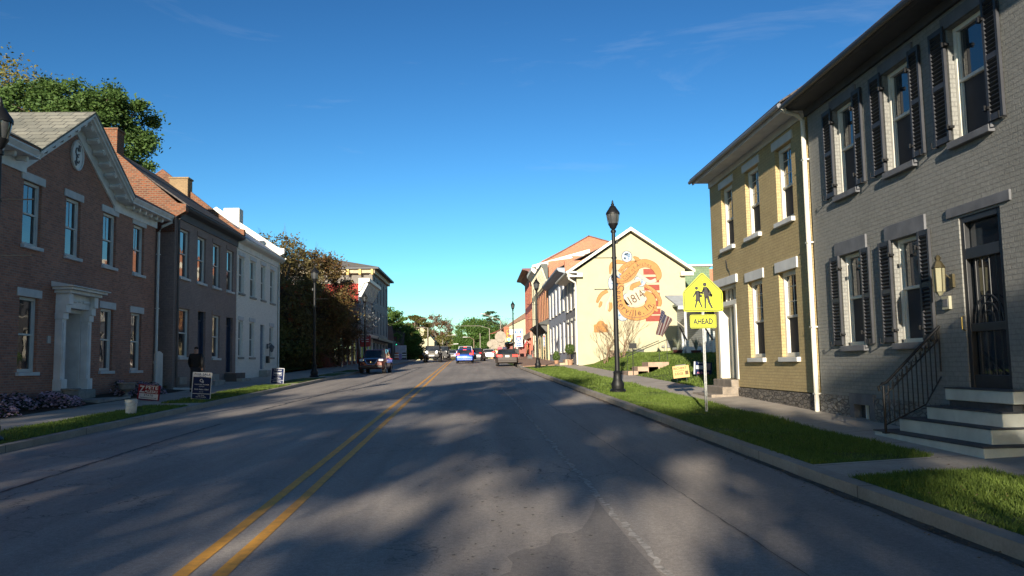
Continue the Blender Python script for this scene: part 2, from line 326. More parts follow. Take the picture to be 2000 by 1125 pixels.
# ---------------------------------------------------------------- ground, road, kerbs, verges
g=MB(); ys=frange(-160,100,20)+frange(105,150,5)+frange(170,900,60); xs=[-400,-150,-60,-30,30,60,150,400]
g.add([(x,y,rz_(y)-.12) for y in ys for x in xs],[(j*8+i,j*8+i+1,(j+1)*8+i+1,(j+1)*8+i) for j in range(len(ys)-1) for i in range(7)])
g.build('ground',FIELD)['kind']='structure'
strip('road',lambda y:kL(y),lambda y:kR(y),0,-120,420,ASPH,dy=3,thick=.05,nx=4)
strip('centre_line',lambda y:-2.29-.014*y,lambda y:-2.17-.014*y,.004,-60,150,YEL,dy=1,thick=0,wob=.004)
strip('centre_line',lambda y:-1.98-.014*y,lambda y:-1.86-.014*y,.004,-60,150,YEL,dy=1,thick=0,wob=.004,seed=4)
def crack(name,pts,wd,m,dz=.005,seed=3,jit=.03):
    rnd=random.Random(seed); P=[]
    for (a,b) in zip(pts,pts[1:]):
        n=max(2,int((Vector(b)-Vector(a)).length/.14))
        for i in range(n): P.append(Vector(a).lerp(Vector(b),i/n)+Vector((rnd.uniform(-jit,jit),0)))
    mb=MB(); vs=[]; 
    for i,p in enumerate(P):
        t=(P[min(i+1,len(P)-1)]-P[max(i-1,0)]).normalized(); nrm=Vector((-t.y,t.x)); w_=wd*rnd.uniform(.35,1.5)
        for s_ in (-.5,.5): q=p+nrm*w_*s_; vs.append((q.x,q.y,rz_(q.y)+dz))
    mb.add(vs,[(2*i,2*i+1,2*i+3,2*i+2) for i in range(len(P)-1)]); o=mb.build(name,m); o['kind']='structure'; return o
crack('road_crack',[(1.55,3),(1.4,6.1),(1.33,10),(1.28,14),(1.2,18.4)],.07,CRACKL)
crack('road_crack',[(1.2,18.4),(.4,19.3),(-.75,20.4)],.022,CRACKL,.005,7)
crack('road_crack',[(1.2,18.6),(1.1,26),(.9,34)],.05,CRACKL,.005,8)
crack('road_crack',[(2.45,4.5),(2.3,10),(2.1,20),(1.9,34),(1.7,60)],.012,TAR,.006,9,.01)
crack('road_crack',[(-5.9,4),(-6.0,10),(-6.15,17),(-6.1,20)],.05,TAR,.005,10,.02)
crack('road_crack',[(-6.3,24),(-5.9,32),(-5.6,42),(-5.9,60)],.07,TAR,.005,11,.05)
crack('road_crack',[(-5.2,34),(-4.7,46),(-4.9,70)],.05,TAR,.005,12,.05)
pm=MB(); rnd=random.Random(2); pts=[(.02,5.2),(.12,5.6),(.16,5.9),(.08,6.1),(.10,6.3),(.22,6.45),(.25,6.7),(.21,6.9),(.33,7.1),(.45,7.15),(.60,7.3),(.63,7.55),(.72,7.7),(.83,7.68),(.95,7.85),(1.05,8.2),(1.18,8.7),(1.29,9.3),(1.31,7.2),(1.32,6.8),(1.38,5.0),(1.5,2.0),(-.1,2.0)]
pm.add([(x,y,rz_(y)+.004) for x,y in pts],[tuple(range(len(pts)))]); pm.build('road_patch',PATCH)['kind']='structure'  # area of darker asphalt reaching up to the long seam
# little pits and tar spots on the driving lane
pm=MB()
for i in range(260):
    y=rnd.uniform(5,17); x=rnd.gauss(.15,.42)-.0*y; r_=rnd.uniform(.006,.02); n=6
    pm.add([(x+r_*math.cos(a)*rnd.uniform(.6,1.3),y+1.6*r_*math.sin(a)*rnd.uniform(.6,1.3),rz_(y)+.007) for a in [k*2*math.pi/n for k in range(n)]],[tuple(range(n))])
o=pm.build('road_pits',mat('pit_dark',(.11,.10,.09),.9,.3)); o['kind']='stuff'; tag(o,'small dark pits scattered over the worn driving lane','pitting')
# kerbs: gutter + raised stone
kb=lambda f,a:(lambda y:f(y)+a)
strip('kerb',kb(kR,-.0),kb(kR,.20),.135,-60,62,KERB,dy=1,thick=.2,wob=.012)
strip('kerb',-8.55,-8.35,.13,-60,110,KERB,dy=1,thick=.2,wob=.012,seed=3)
strip('gutter',kb(kR,-.13),kb(kR,-.002),.005,-60,62,mat('gutter_dirt',(.11,.09,.07),.95,.4,5,.6,40),dy=.5,thick=0,seed=5,wob=.03)
strip('kerb',lambda y:kR(62)+(y-62)*.012,lambda y:kR(62)+.2+(y-62)*.012,.14,62,150,KERB,dy=3,thick=.2)
VR=5.9; 
def vin(y): return 5.9+.0*y
hr=lambda x,y:.13+.11*sm(4.3,7.2,x)+.03*math.sin(x*3+y*1.3)*.5
verges=[(-30,9.55,'right'),(10.65,63,'right')]
for a,b,_ in verges: strip('grass_verge',kb(kR,.2),vin,0,a,b,TURF,dy=.6,thick=.2,nx=5,dzf=hr)
strip('crossing_path',kb(kR,.2),vin,(.135,.20),9.6,10.6,WALK,dy=.5,thick=.1,nx=4)
strip('sidewalk',vin,7.3,(.205,.265),-30,64,WALK,dy=1,thick=.15,nx=2)
strip('sidewalk',lambda y:kR(62)+.2+(y-62)*.012,7.3,(.15,.25),64,150,BRICKWALK,dy=3,thick=.15)
strip('yard',7.0,60,.16,-40,28,TURF,dy=4,thick=0)
# left side
for a,b in ((-30,24.8),(26,38),(39.4,46.5),(49,54),(56,62)): strip('grass_verge',-9.85,-8.55,(.15,.135),a,b,TURF,dy=.6,thick=.2,nx=4,dzf=lambda x,y:.135+.02*math.sin(3*x+y))
for a,b in ((24.85,25.95),(38.05,39.35),(46.55,48.95),(54.05,55.95),(62.05,110)): strip('crossing_path',-9.85,-8.55,.13,a,b,WALK,dy=1,thick=.1)
strip('sidewalk',-11.65,-9.86,(.17,.14),-30,33.4,WALK,dy=1,thick=.15)
strip('sidewalk',-12.9,-9.86,(.17,.14),33.45,110,WALK,dy=1,thick=.15)
strip('planting_bed',-13.4,-11.66,(.34,.17),15,33.4,EARTH,dy=1,thick=.1,nx=3)
strip('yard',-80,-12.95,.3,33.5,110,TURF,dy=4,thick=0)
# raised lawn between the yellow house and the cream house
def lawn_h(x,y): 
    e=sm(7.2,10.5,x)*.85*sm(27,34,y)+.05*math.sin(x*1.7)*math.cos(y*.6)
    return .24+e
strip('lawn',7.3,20,0,25.2,58.3,TURF,dy=.8,thick=.3,nx=14,dzf=lawn_h)
# grass blades
def blades(name,xf,yf,n,h,zf,seed,label,wid=.007):
    rnd=random.Random(seed); v=[];f=[]
    for i in range(n):
        if i%3==0: pass
        y=yf(rnd.random()); x=xf(rnd.random(),y)+rnd.uniform(-.035,.035); z=rz_(y)+zf(x,y)-.005; a=rnd.uniform(0,6.28); hh=h*rnd.uniform(.5,1.3); w_=wid*rnd.uniform(.7,1.6)
        
        bare=math.sin(x*2.3+1.7*math.sin(y*.9))+math.sin(y*1.7+x)+.6*math.sin(x*7+y*5)
        if bare<-1.45 and rnd.random()<.75: continue
        hh*=1+.18*bare; lx=rnd.gauss(0,.35)*hh; ly=rnd.gauss(0,.35)*hh; k=len(v); dx=math.cos(a)*w_; dy=math.sin(a)*w_
        v+=[(x-dx,y-dy,z),(x+dx,y+dy,z),(x+lx,y+ly,z+hh)]; f.append((k,k+1,k+2))
    me=bpy.data.meshes.new(name); me.from_pydata(v,[],f); me.materials.append(BLADE); o=bpy.data.objects.new(name,me); COL.objects.link(o); tag(o,label,'grass',kind='stuff'); return o
blades('grass',lambda r,y:kR(y)+.2+r*(5.92-kR(y)-.2),lambda r:6.2+3.35*r,26000,.055,hr,1,'short green grass on the verge before the crossing path, nearest right')
blades('grass',lambda r,y:kR(y)+.2+r*(5.92-kR(y)-.2),lambda r:10.65+17.35*r**1.25,60000,.055,hr,2,'short green grass on the right verge around the sign post')
blades('grass',lambda r,y:kR(y)+.2+r*(5.92-kR(y)-.2),lambda r:28+30*r,16000,.07,hr,3,'grass on the right verge beyond the nearest lamp post',.016)
blades('grass',lambda r,y:7.35+r*9.5,lambda r:25.5+32*r,60000,.085,lawn_h,4,'bright lawn mound in front of the mural wall',.018)
blades('grass',lambda r,y:-9.85+1.3*r,lambda r:13+11.7*r,16000,.055,lambda x,y:.135,5,'dark shaded grass strip with the white bucket, left verge',.012)
blades('grass',lambda r,y:-9.85+1.3*r,lambda r:26+12*r,10000,.06,lambda x,y:.135,6,'shaded grass strip under the tall for sale sign',.016)

# ---------------------------------------------------------------- building pieces
def facade(mb,X,out,Y0,Y1,z0,z1,holes,depth=.14,mi=0,mr=None,far=False):
    ys=sorted(set([Y0,Y1]+[h[i] for h in holes for i in (0,1)])); zs=sorted(set([z0,z1]+[h[i] for h in holes for i in (2,3)]))
    for a,b in zip(ys,ys[1:]):
        run=None
        for c,d_ in zip(zs,zs[1:]):
            ym,zm=(a+b)/2,(c+d_)/2; inn=any(h[0]<ym<h[1] and h[2]<zm<h[3] for h in holes)
            if inn:
                if run: mb.quad((X,a,run[0]),(X,b,run[0]),(X,b,run[1]),(X,a,run[1]),mi=mi); run=None
            else: run=(run[0],d_) if run else (c,d_)
        if run: mb.quad((X,a,run[0]),(X,b,run[0]),(X,b,run[1]),(X,a,run[1]),mi=mi)
    Xi=X-out*depth; mr=mi if mr is None else mr
    for (a,b,c,d_) in [h[:4] for h in holes]:
        for q in (((X,a,c),(Xi,a,c),(Xi,a,d_),(X,a,d_)),((X,b,c),(Xi,b,c),(Xi,b,d_),(X,b,d_)),((X,a,c),(Xi,a,c),(Xi,b,c),(X,b,c)),((X,a,d_),(Xi,a,d_),(Xi,b,d_),(X,b,d_))): mb.quad(*q,mi=mr)
def xbox(mb,X,out,a,b,Y0,Y1,z0,z1,mi=None):
    """box from a to b metres in front of the facade plane X"""
    x0,x1=sorted((X+out*a,X+out*b)); mb.box(x0,x1,Y0,Y1,z0,z1,mi)
def window(par,X,out,ya,yb,za,zb,fm=None,fr=.07,depth=.12,sill=None,lint=None,up=None,lo=None,munt=(0,0),mid=.5,sg=None,lg=None,sillw=.06,lext=.12,name='window',simple=False):
    fm=fm or WHITE; up=up or GLASS; lo=lo or GLASS
    w=MB(); a=-depth-.05; b=-depth+.035
    xbox(w,X,out,a,b,ya,ya+fr,za,zb); xbox(w,X,out,a,b,yb-fr,yb,za,zb); xbox(w,X,out,a,b,ya+fr,yb-fr,zb-fr,zb); xbox(w,X,out,a,b,ya+fr,yb-fr,za,za+fr)
    zm=za+(zb-za)*mid; xbox(w,X,out,a,b-.015,ya+fr,yb-fr,zm-.025,zm+.03)
    # inner sash
    s=.035
    for (c,d_) in ((za+fr,zm-.025),(zm+.03,zb-fr)):
        xbox(w,X,out,a,b-.03,ya+fr,ya+fr+s,c,d_); xbox(w,X,out,a,b-.03,yb-fr-s,yb-fr,c,d_)
    nx,nz=munt
    for i in range(1,nx): y=ya+fr+(yb-ya-2*fr)*i/nx; xbox(w,X,out,a+.02,b-.045,y-.01,y+.01,zm+.03,zb-fr)
    for i in range(1,nz): z=zm+(zb-zm)*i/nz; xbox(w,X,out,a+.02,b-.047,ya+fr,yb-fr,z-.01,z+.01)
    wo=w.build(name,fm,par,bevel=0 if simple else .008,seg=1)
    p=MB(); xbox(p,X,out,a-.01,a+.025,ya+fr*.5,yb-fr*.5,zm,zb-fr*.5); p.build('pane',up,wo)
    p=MB(); xbox(p,X,out,a-.012,a+.018,ya+fr*.5,yb-fr*.5,za+fr*.5,zm-.002); p.build('pane',lo,wo)
    if sill: p=MB(); xbox(p,X,out,-.1,.09,ya-sillw,yb+sillw,za-.11,za-.003); p.build('sill',sill,wo,bevel=.01)
    if lint: p=MB(); xbox(p,X,out,-.05,.035,ya-lext,yb+lext,zb+.003,zb+(lg or .2)); p.build('lintel',lint,wo,bevel=.008)
    return wo
def shutter(par,X,out,ya,yb,za,zb,m=SHUT):
    s=MB(); a,b=.02,.062; f=.05
    xbox(s,X,out,a,b,ya,ya+f,za,zb); xbox(s,X,out,a,b,yb-f,yb,za,zb)
    zc=za+(zb-za)*.48
    for z,h in ((za,.09),(zc,.08),(zb-.08,.08)): xbox(s,X,out,a,b-.003,ya+f,yb-f,z,z+h)
    for c,d_ in ((za+.09,zc),(zc+.08,zb-.08)):
        n=int((d_-c)/.062)
        for i in range(n):
            z=c+(i+.5)*(d_-c)/n; x=X+out*.042
            s.cbox((x,(ya+yb)/2,z),.046,yb-ya-2*f,.010,ry=out*R(-38))
    o=s.build('shutter',m,par,bevel=.0)
    h=MB()
    for z in (za+.28,zb-.28):
        pass
    return o
def gutter(par,pts,r_=.07,m=None,name='gutter'):
    w=MB(); w.tube(pts,r_,8); return w.build(name,m or WHITE,par,smooth=True)
def downspout(par,pts,m=WHITE,w_=.05):
    d_=MB(); d_.tube(pts,w_,6); o=d_.build('downspout',m,par,smooth=True); return o
def block(mb,x0,x1,y0,y1,z0,z1,mi=0):
    """side walls and back only (the facade closes the fourth side)"""
    mb.box(x0,x1,y0,y1,z0,z1,mi)
# ---- brick palettes
B_RED=brick('brown_red_brick',(.44,.195,.13),(.27,.13,.10),(.31,.235,.19),stain=(.5,.42,.45),stf=.5,bump=.5)
B_BROWN=brick('brown_painted_brick',(.29,.22,.20),(.255,.195,.18),(.22,.17,.155),ms=.008,bump=.35,stain=(.6,.55,.55),stf=.5)
B_WHITE=brick('white_painted_brick',(.86,.81,.74),(.82,.77,.71),(.60,.58,.55),ms=.008,bump=.5,stain=(.75,.72,.68),stf=.3)
B_ORANGE=brick('orange_brick',(.22,.072,.033),(.10,.042,.027),(.18,.125,.085),ms=.017,bh=.085,bump=.6,stain=(.55,.5,.5),stf=.4)
B_GREY=brick('grey_painted_brick',(.25,.25,.235),(.235,.235,.22),(.205,.205,.195),ms=.008,bump=.7,stain=(.7,.7,.68),stf=.45,warp=.016,bdist=.016)
B_YEL=brick('yellow_painted_brick',(.47,.37,.19),(.44,.345,.18),(.38,.30,.16),ms=.008,bump=.7,stain=(.72,.68,.62),stf=.5,warp=.016,bdist=.016)
B_REDF=brick('far_red_brick',(.48,.17,.09),(.36,.13,.08),(.40,.28,.2),ms=.012,bw=.3,bh=.1,stain=(.6,.5,.5),stf=.4)
B_FGREY=brick('far_grey_brick',(.24,.235,.24),(.20,.2,.21),(.27,.26,.26),bw=.3,bh=.1,stain=(.7,.7,.7),stf=.4)
SLATE=brick('slate_shingles',(.24,.235,.20),(.13,.135,.12),(.05,.05,.05),.42,.30,.014,.7,(.8,.75,.65),.4,slope=1.6)
ROOFD=brick('dark_shingles',(.10,.085,.08),(.07,.062,.06),(.03,.03,.03),.35,.22,.012,.5,slope=1.6)
ROOFBR=brick('copper_brown_roof',(.30,.17,.13),(.26,.15,.12),(.15,.09,.07),.55,2.5,.02,.4,slope=1.6)
STONEF=stone('foundation_stone',(.22,.195,.165),(.10,.09,.08),(.07,.06,.05),6.); STONEG=stone('foundation_stone_grey',(.25,.24,.225),(.15,.145,.135),(.10,.095,.09),6.)

# ================================================================ RIGHT: grey shuttered house
XR=7.15
gh=thing('grey_brick_house',(XR,12,.5),'grey painted brick house with black shutters, iron-railed steps and a dark screen door','house')
ups=[(14.82,15.72),(12.80,13.70),(10.82,11.72)]; los=[(14.84,15.72),(12.84,13.70)]
more=[(7.6,8.5),(5.3,6.2)]
holes=[(a,b,4.92,6.66) for a,b in ups+more]+[(a,b,1.97,3.73) for a,b in los+[(8.3,9.2),(6.3,7.2)]]+[(10.78,11.75,1.27,3.77)]
wl=MB(); facade(wl,XR,-1,4.5,16.98,1.0,7.1,holes)
wl.box(XR+.3,16,4.5,16.97,0,7.16); wl.quad((XR,4.5,-.2),(XR+.3,4.5,-.2),(XR+.3,4.5,7.2),(XR,4.5,7.2)); wl.quad((XR,16.98,-.2),(XR+.3,16.98,-.2),(XR+.3,16.98,7.2),(XR,16.98,7.2))
wl.build('wall',B_GREY,gh)
f=MB(); facade(f,XR-.03,-1,4.5,16.98,-.1,1.0,[(14.62,15.6,.5,.98)],depth=.25); f.quad((XR-.03,4.5,1.0),(XR-.03,16.98,1.0),(XR,16.98,1.0),(XR,4.5,1.0)); f.build('foundation',STONEG,gh)
bw=MB(); xbox(bw,XR,-1,-.2,.05,14.62,15.6,.86,1.06); xbox(bw,XR,-1,-.2,.04,15.42,15.6,.5,.858); xbox(bw,XR,-1,-.2,.04,14.62,14.8,.5,.858)
b_=bw.build('cellar_window',GREYP,gh); q=MB(); xbox(q,XR,-1,-.16,-.10,14.8,15.42,.5,.86); q.build('pane',GLASS,b_); q=MB(); xbox(q,XR,-1,-.1,-.06,14.8,15.42,.5,.55); xbox(q,XR,-1,-.1,-.06,15.12,15.17,.55,.86); q.build('frame',WHITE,b_)
for i,(a,b) in enumerate(ups+more):
    window(gh,XR,-1,a,b,4.92,6.66,fm=CREAMW,lo=SCREEN,sill=GREYP,lint=GREYP,mid=.52)
    shutter(gh,XR,-1,a-.35,a-.02,4.95,6.72); shutter(gh,XR,-1,b+.02,b+.42,4.95,6.72)
for i,(a,b) in enumerate(los+[(8.3,9.2),(6.3,7.2)]):
    window(gh,XR,-1,a,b,1.97,3.73,fm=CREAMW,lo=SCREEN,sill=GREYP,lint=GREYP,lg=.27,lext=.22,mid=.52)
    shutter(gh,XR,-1,a-.35,a-.02,1.99,3.74); shutter(gh,XR,-1,b+.02,b+.42,1.99,3.74)
for a,b,z0,z1 in [(a,b,4.92,6.66) for a,b in ups]+[(a,b,1.97,3.73) for a,b in los]:
    for y in (a,b):
        for z in (z0+.22,z1-.25): hk=MB(); hk.cbox((XR-.05,y,z),.07,.13,.035); hk.cbox((XR-.09,y,z+.01),.03,.03,.07); hk.build('shutter_hinge',BLACKI,gh)
    for y in (a-.34,b+.4): hk=MB(); hk.tube([(XR-.01,y,z0+.02),(XR-.12,y,z0+.0),(XR-.12,y,z0+.09)],.013,5); hk.build('shutter_hook',BLACKI,gh)
# screen door: frame, transom, arch-topped grille
dr=MB(); y0,y1=10.78,11.75
xbox(dr,XR,-1,-.10,-.02,y0,y0+.09,1.27,3.77); xbox(dr,XR,-1,-.10,-.02,y1-.09,y1,1.27,3.77); xbox(dr,XR,-1,-.1,-.02,y0+.09,y1-.09,3.68,3.77); xbox(dr,XR,-1,-.1,-.02,y0+.09,y1-.09,3.14,3.30)
xbox(dr,XR,-1,-.1,-.03,y0+.09,y1-.09,1.27,1.46); xbox(dr,XR,-1,-.1,-.03,y0+.09,y1-.09,2.08,2.2)
for k in range(1,5):
    y=y0+.09+(y1-y0-.18)*k/5; dr.tube([(XR+.06,y,2.2),(XR+.06,y,3.14)],.011,5); dr.tube([(XR+.06,y,1.46),(XR+.06,y,2.08)],.011,5)
for rr in (.14,.24,.33): dr.tube([(XR+.055,(y0+y1)/2+rr*math.cos(t_),2.2+rr*1.2*math.sin(t_)) for t_ in [math.pi*i/10 for i in range(11)]],.012,5)
dd=dr.build('door',DARKM,gh,bevel=.006); q=MB(); xbox(q,XR,-1,-.14,-.11,y0+.05,y1-.05,1.3,3.7); q.build('pane',GLASS,dd); q=MB(); q.tube([(XR-.03,y1-.05,2.1),(XR-.08,y1-.05,2.12),(XR-.08,y1-.05,2.3),(XR-.03,y1-.05,2.32)],.012,6); q.build('handle',mat('brass',(.5,.38,.15),.3,.1,metal=1),dd)
q=MB(); xbox(q,XR,-1,-.05,.03,10.52,12.02,3.80,3.95); q.build('door_lintel',GREYP,gh,bevel=.01)
# eaves and roof
e=MB(); e.prism([(XR-.003,6.93),(XR-.06,6.93),(XR-.08,7.07),(6.70,7.07),(6.64,7.11),(6.64,7.17),(XR,7.17)],'y',4.2,17.0); e.build('cornice',mat('dark_grey_cornice',(.05,.055,.065),.7,.2),gh)
e=MB(); e.prism([(6.60,7.18),(6.60,7.22),(12,10.9),(17.5,7.36),(17.5,7.31),(12,10.82)],'y',4.0,17.02); e.build('roof',ROOFD,gh)
gutter(gh,[(6.60,4.0,7.13),(6.60,17.0,7.13)],.055,DARKM)
q=MB(); q.tube([(6.48,16.93,7.22),(6.6,16.93,7.08),(7.0,17.0,6.98),(7.06,17.03,6.8),(7.06,17.03,1.0)],.045,7); q.build('downspout_elbow',ALU,gh,smooth=True) if False else None
sp=MB(); sp.tube([(6.60,16.90,7.10),(6.66,16.95,7.04),(6.95,17.02,6.98),(7.07,17.04,6.85),(7.07,17.04,.62)],.05,8)
for z in (6.0,4.2,2.4,1.0): sp.cbox((7.08,17.04,z),.13,.13,.03)
sp.build('downspout',CREAMW,gh,smooth=True)
# lantern and house number
la=MB(); la.k=0; la.cbox((7.13,11.98,2.86),.04,.09,.2); la.tube([(7.1,11.98,2.9),(7.0,11.98,2.98),(6.93,11.98,2.90)],.012,5)
la.lathe([(.02,3.25),(.045,3.21),(.03,3.17),(.05,3.15),(.10,3.06),(.085,3.05)],(6.93,11.98,0),6)
la.lathe([(.085,3.05),(.075,2.70),(.05,2.68),(.02,2.64)],(6.93,11.98,0),6,mi=1)
for j in range(6):
    a=2*math.pi*(j+.5)/6; la.tube([(6.93+.088*math.cos(a),11.98+.088*math.sin(a),3.05),(6.93+.078*math.cos(a),11.98+.078*math.sin(a),2.70)],.007,4)
la.build('lantern',[mat('aged_brass',(.09,.075,.04),.5,.25,8,metal=.6),mat('lantern_glass',(.25,.24,.16),.2,.1)],gh)
q=MB(); q.k=0; xbox(q,XR,-1,0.005,.05,12.05,12.24,2.44,2.64); q.k=1; xbox(q,XR,-1,.05,.056,12.08,12.21,2.48,2.6); q.build('number_plate',[mat('pale_plate',(.35,.34,.25),.5,.1),GREYP],gh,bevel=.01)
# steps
STEPP=mat('painted_step',(.54,.56,.51),.7,.12,3,.2,40); TREAD=mat('step_tread',(.06,.065,.075),.8,.25,6,.3,60)
st=thing('front_steps',(6.7,11.4,.5),'pale painted concrete steps with dark treads below the screen door','steps')
lev=[(6.30,10.15,13.0,.35,.57,),(6.56,10.38,12.70,.56,.775),(6.80,10.50,12.32,.765,.97),(6.93,10.45,12.02,1.09,1.255)]
for x0,a,b,z0,z1 in lev:
    s=MB(); s.box(x0,XR-.035,a,b,z0,z1); s.build('step',STEPP,st,bevel=.012); s=MB(); s.box(x0-.012,XR-.036,a-.01,b+.01,z1+.001,z1+.022); s.build('tread',TREAD,st)
s=MB(); s.box(6.98,XR-.037,10.55,12.0,.98,1.089); s.build('riser',TREAD,st)
# iron railing: runs up from the pavement to the wall beside the door
ra=thing('iron_railing',(6.2,12.45,.55),'black wrought iron handrail with scrolls running up the pale steps','railing')
def rl(t): return (6.20+.93*t, 12.42-.0*t)
zt=lambda t:1.30+.0+ (2.19-1.30)*t ; zb=lambda t:.63+.66*t
p=MB(); p.tube([(6.14,12.42,1.22),(6.12,12.42,1.28),(6.18,12.42,1.33)]+[(rl(t)[0],12.42,zt(t)) for t in (.05,.5,.95)]+[(7.14,12.42,2.2)],.022,8); p.build('handrail',BLACKI,ra,smooth=True)
p=MB(); p.tube([(rl(0)[0],12.42,.57),(rl(0)[0],12.42,1.3)],.02,8); p.cbox((rl(0)[0],12.42,.585),.08,.08,.02); p.tube([(7.12,12.42,1.5),(7.12,12.42,2.18)],.012,6); p.build('post',BLACKI,ra)
p=MB(); p.tube([(6.20,12.42,1.13),(7.12,12.42,2.0)],.012,6); p.tube([(6.20,12.42,.70),(6.85,12.42,1.0),(7.12,12.42,1.42)],.012,6); p.build('rail',BLACKI,ra)
for i in range(1,12):
    t=i/12; x=6.20+.92*t; zl=.70+.46*t if t<.7 else 1.0+(t-.7)*1.4; q=MB(); q.tube([(x,12.42,zl),(x,12.42,1.13+.87*t)],.009,6); q.lathe([(.009,0),(.017,.03),(.012,.1),(.004,.13)],(x,12.42,1.13+.87*t-.02),6); q.build('baluster',BLACKI,ra,smooth=True)
for i in range(8):
    t=(i+.6)/8.3; x=6.20+.92*t; zc=1.13+.87*t+.12; q=MB()
    q.tube([(x-.05*math.cos(a)*(1-.12*a),12.42,zc+.04*math.sin(a)*(1-.1*a)) for a in [k*.5 for k in range(-1,9)]],.007,5); q.tube([(x+.045*math.cos(a)*(1-.12*a),12.42,zc-.05+.03*math.sin(-a)) for a in [k*.5 for k in range(0,8)]],.006,5); q.build('scroll',BLACKI,ra,smooth=True)

# ================================================================ RIGHT: yellow house
yh=thing('yellow_brick_house',(XR,20.5,.6),'yellow painted brick house with white trim, between the grey house and the lawn','house')
yu=[(22.30,23.36),(20.16,21.20),(17.97,18.97)]; yl=[(20.24,21.32),(18.05,19.09)]
holes=[(a,b,4.94,6.70) for a,b in yu]+[(a,b,1.78,3.77) for a,b in yl]+[(22.36,24.14,1.2,3.86)]
wl=MB(); facade(wl,XR,-1,17.08,24.5,1.0,7.0,holes,depth=.16); wl.box(XR+.45,15,17.08,24.49,0,7.29)
for y in (17.08,24.5): wl.quad((XR,y,0),(XR+.45,y,0),(XR+.45,y,7.3),(XR,y,7.3))
wl.prism([(XR+.2,7.2),(11.1,9.6),(15,7.2)],'y',24.2,24.495)
wl.build('wall',B_YEL,yh)
f=MB(); f.box(XR-.05,XR+.1,17.1,22.3,.2,.98); f.build('foundation',STONEF,yh)
f=MB(); f.box(XR-.035,XR+.2,17.08,24.52,6.98,7.16); f.build('frieze',WHITE,yh,bevel=.006)
e=MB(); e.prism([(6.66,7.10),(6.62,7.20),(6.66,7.25),(XR,7.25),(XR,7.161),(6.72,7.161)],'y',17.05,24.60); e.build('cornice',mat('grey_white_paint',(.62,.62,.63),.6,.1),yh)
e=MB(); e.prism([(6.58,7.26),(6.58,7.30),(11,10.2),(15.5,7.45),(15.5,7.41),(11,10.1)],'y',17.05,24.65); e.build('roof',ROOFD,yh)
gutter(yh,[(6.58,17.05,7.2),(6.58,24.65,7.2)],.055,ALU)
YT=mat('pale_trim',(.60,.60,.58),.6,.1)
for a,b in yu: window(yh,XR,-1,a,b,4.94,6.70,fm=CREAMW,lo=SCREEN,sill=YT,lint=YT,lext=.14,munt=(2,3),mid=.46,depth=.13,fr=.1)
for a,b in yl: window(yh,XR,-1,a,b,1.78,3.77,fm=CREAMW,lo=SCREEN,sill=YT,lint=YT,lext=.16,lg=.25,munt=(2,3),mid=.47,depth=.13,fr=.1)
# recessed entrance
dp=MB(); X=XR
xbox(dp,X,-1,-.5,.02,22.37,22.55,1.2,3.28); xbox(dp,X,-1,-.5,.02,23.95,24.13,1.2,3.28); xbox(dp,X,-1,-.5,.0,22.37,24.13,3.28,3.42); xbox(dp,X,-1,-.42,-.3,22.55,22.72,1.2,3.28); xbox(dp,X,-1,-.42,-.3,23.78,23.95,1.2,3.28); xbox(dp,X,-1,-.42,-.05,22.37,24.13,3.80,3.86)
for k in range(5): y=22.5+k*.375; xbox(dp,X,-1,-.30,-.22,y-.02,y+.02,3.42,3.80)
dpo=dp.build('door_surround',CREAMW,yh,bevel=.01)
q=MB(); xbox(q,X,-1,-.36,-.31,22.4,24.1,3.42,3.8); q.build('pane',GLASS,dpo)
q=MB(); xbox(q,X,-1,-.46,-.40,22.72,23.78,1.2,3.28); xbox(q,X,-1,-.40,-.38,22.85,23.2,1.4,3.1); xbox(q,X,-1,-.40,-.38,23.3,23.65,1.4,3.1); dq=q.build('door',mat('dark_green_door',(.02,.03,.035),.4,.2),yh,bevel=.01); q=MB(); q.lathe([(.01,-.03),(.03,-.02),(.035,0),(.03,.02),(.01,.03)],(XR+.36,22.8,2.15),8); q.build('handle',CHROME,dq,smooth=True)
q=MB(); xbox(q,X,-1,-.05,.06,22.15,24.38,3.87,4.10); q.build('door_lintel',YT,yh,bevel=.01)
q=MB(); q.tube([(XR-.012,23.1,4.6),(XR-.012,23.0,4.35),(XR-.012,22.85,4.25),(XR-.012,22.8,4.12)],.012,4); q.build('wall_crack',TAR,yh)
ys=thing('stone_stoop',(6.9,23.3,.62),'worn three-step stone stoop at the white doorway of the yellow house','steps')
STN=mat('old_stone_step',(.26,.22,.18),.9,.25,4,.6,30)
for x0,a,b,z0,z1 in ((6.35,22.35,24.35,.4,.80),(6.68,22.4,24.3,.4,1.0),(6.95,22.45,24.2,.4,1.19)): s=MB(); s.box(x0,XR+.3,a,b,z0,z1); s.build('step',STN,ys,bevel=.02)

# ================================================================ LEFT: brick house with pediment
XL=-13.0
h1=thing('pedimented_brick_house',(XL,26.7,.9),'brown-red brick house with white bracketed pediment, oval medallion and white door surround','house')
UW=[(21.2,22.2),(23.73,24.72),(26.17,27.13),(28.75,29.79),(31.27,32.27)]; LW=[(21.2,22.2),(23.73,24.74),(28.76,29.74),(31.25,32.21)]
holes=[(a,b,5.40,7.27) for a,b in UW]+[(a,b,1.74,3.9) for a,b in LW]+[(25.9,27.45,1.15,3.95)]
wl=MB(); facade(wl,XL,1,20,33.4,.2,7.63,holes); wl.box(-22,XL-.5,20.01,33.39,.2,7.6)
for y in (20,33.4): wl.quad((XL,y,.2),(XL-.5,y,.2),(XL-.5,y,7.65),(XL,y,7.65))
wl.prism([(23.25,7.631),(26.62,9.90),(30.0,7.631)],'x',XL-.3,XL-.001)
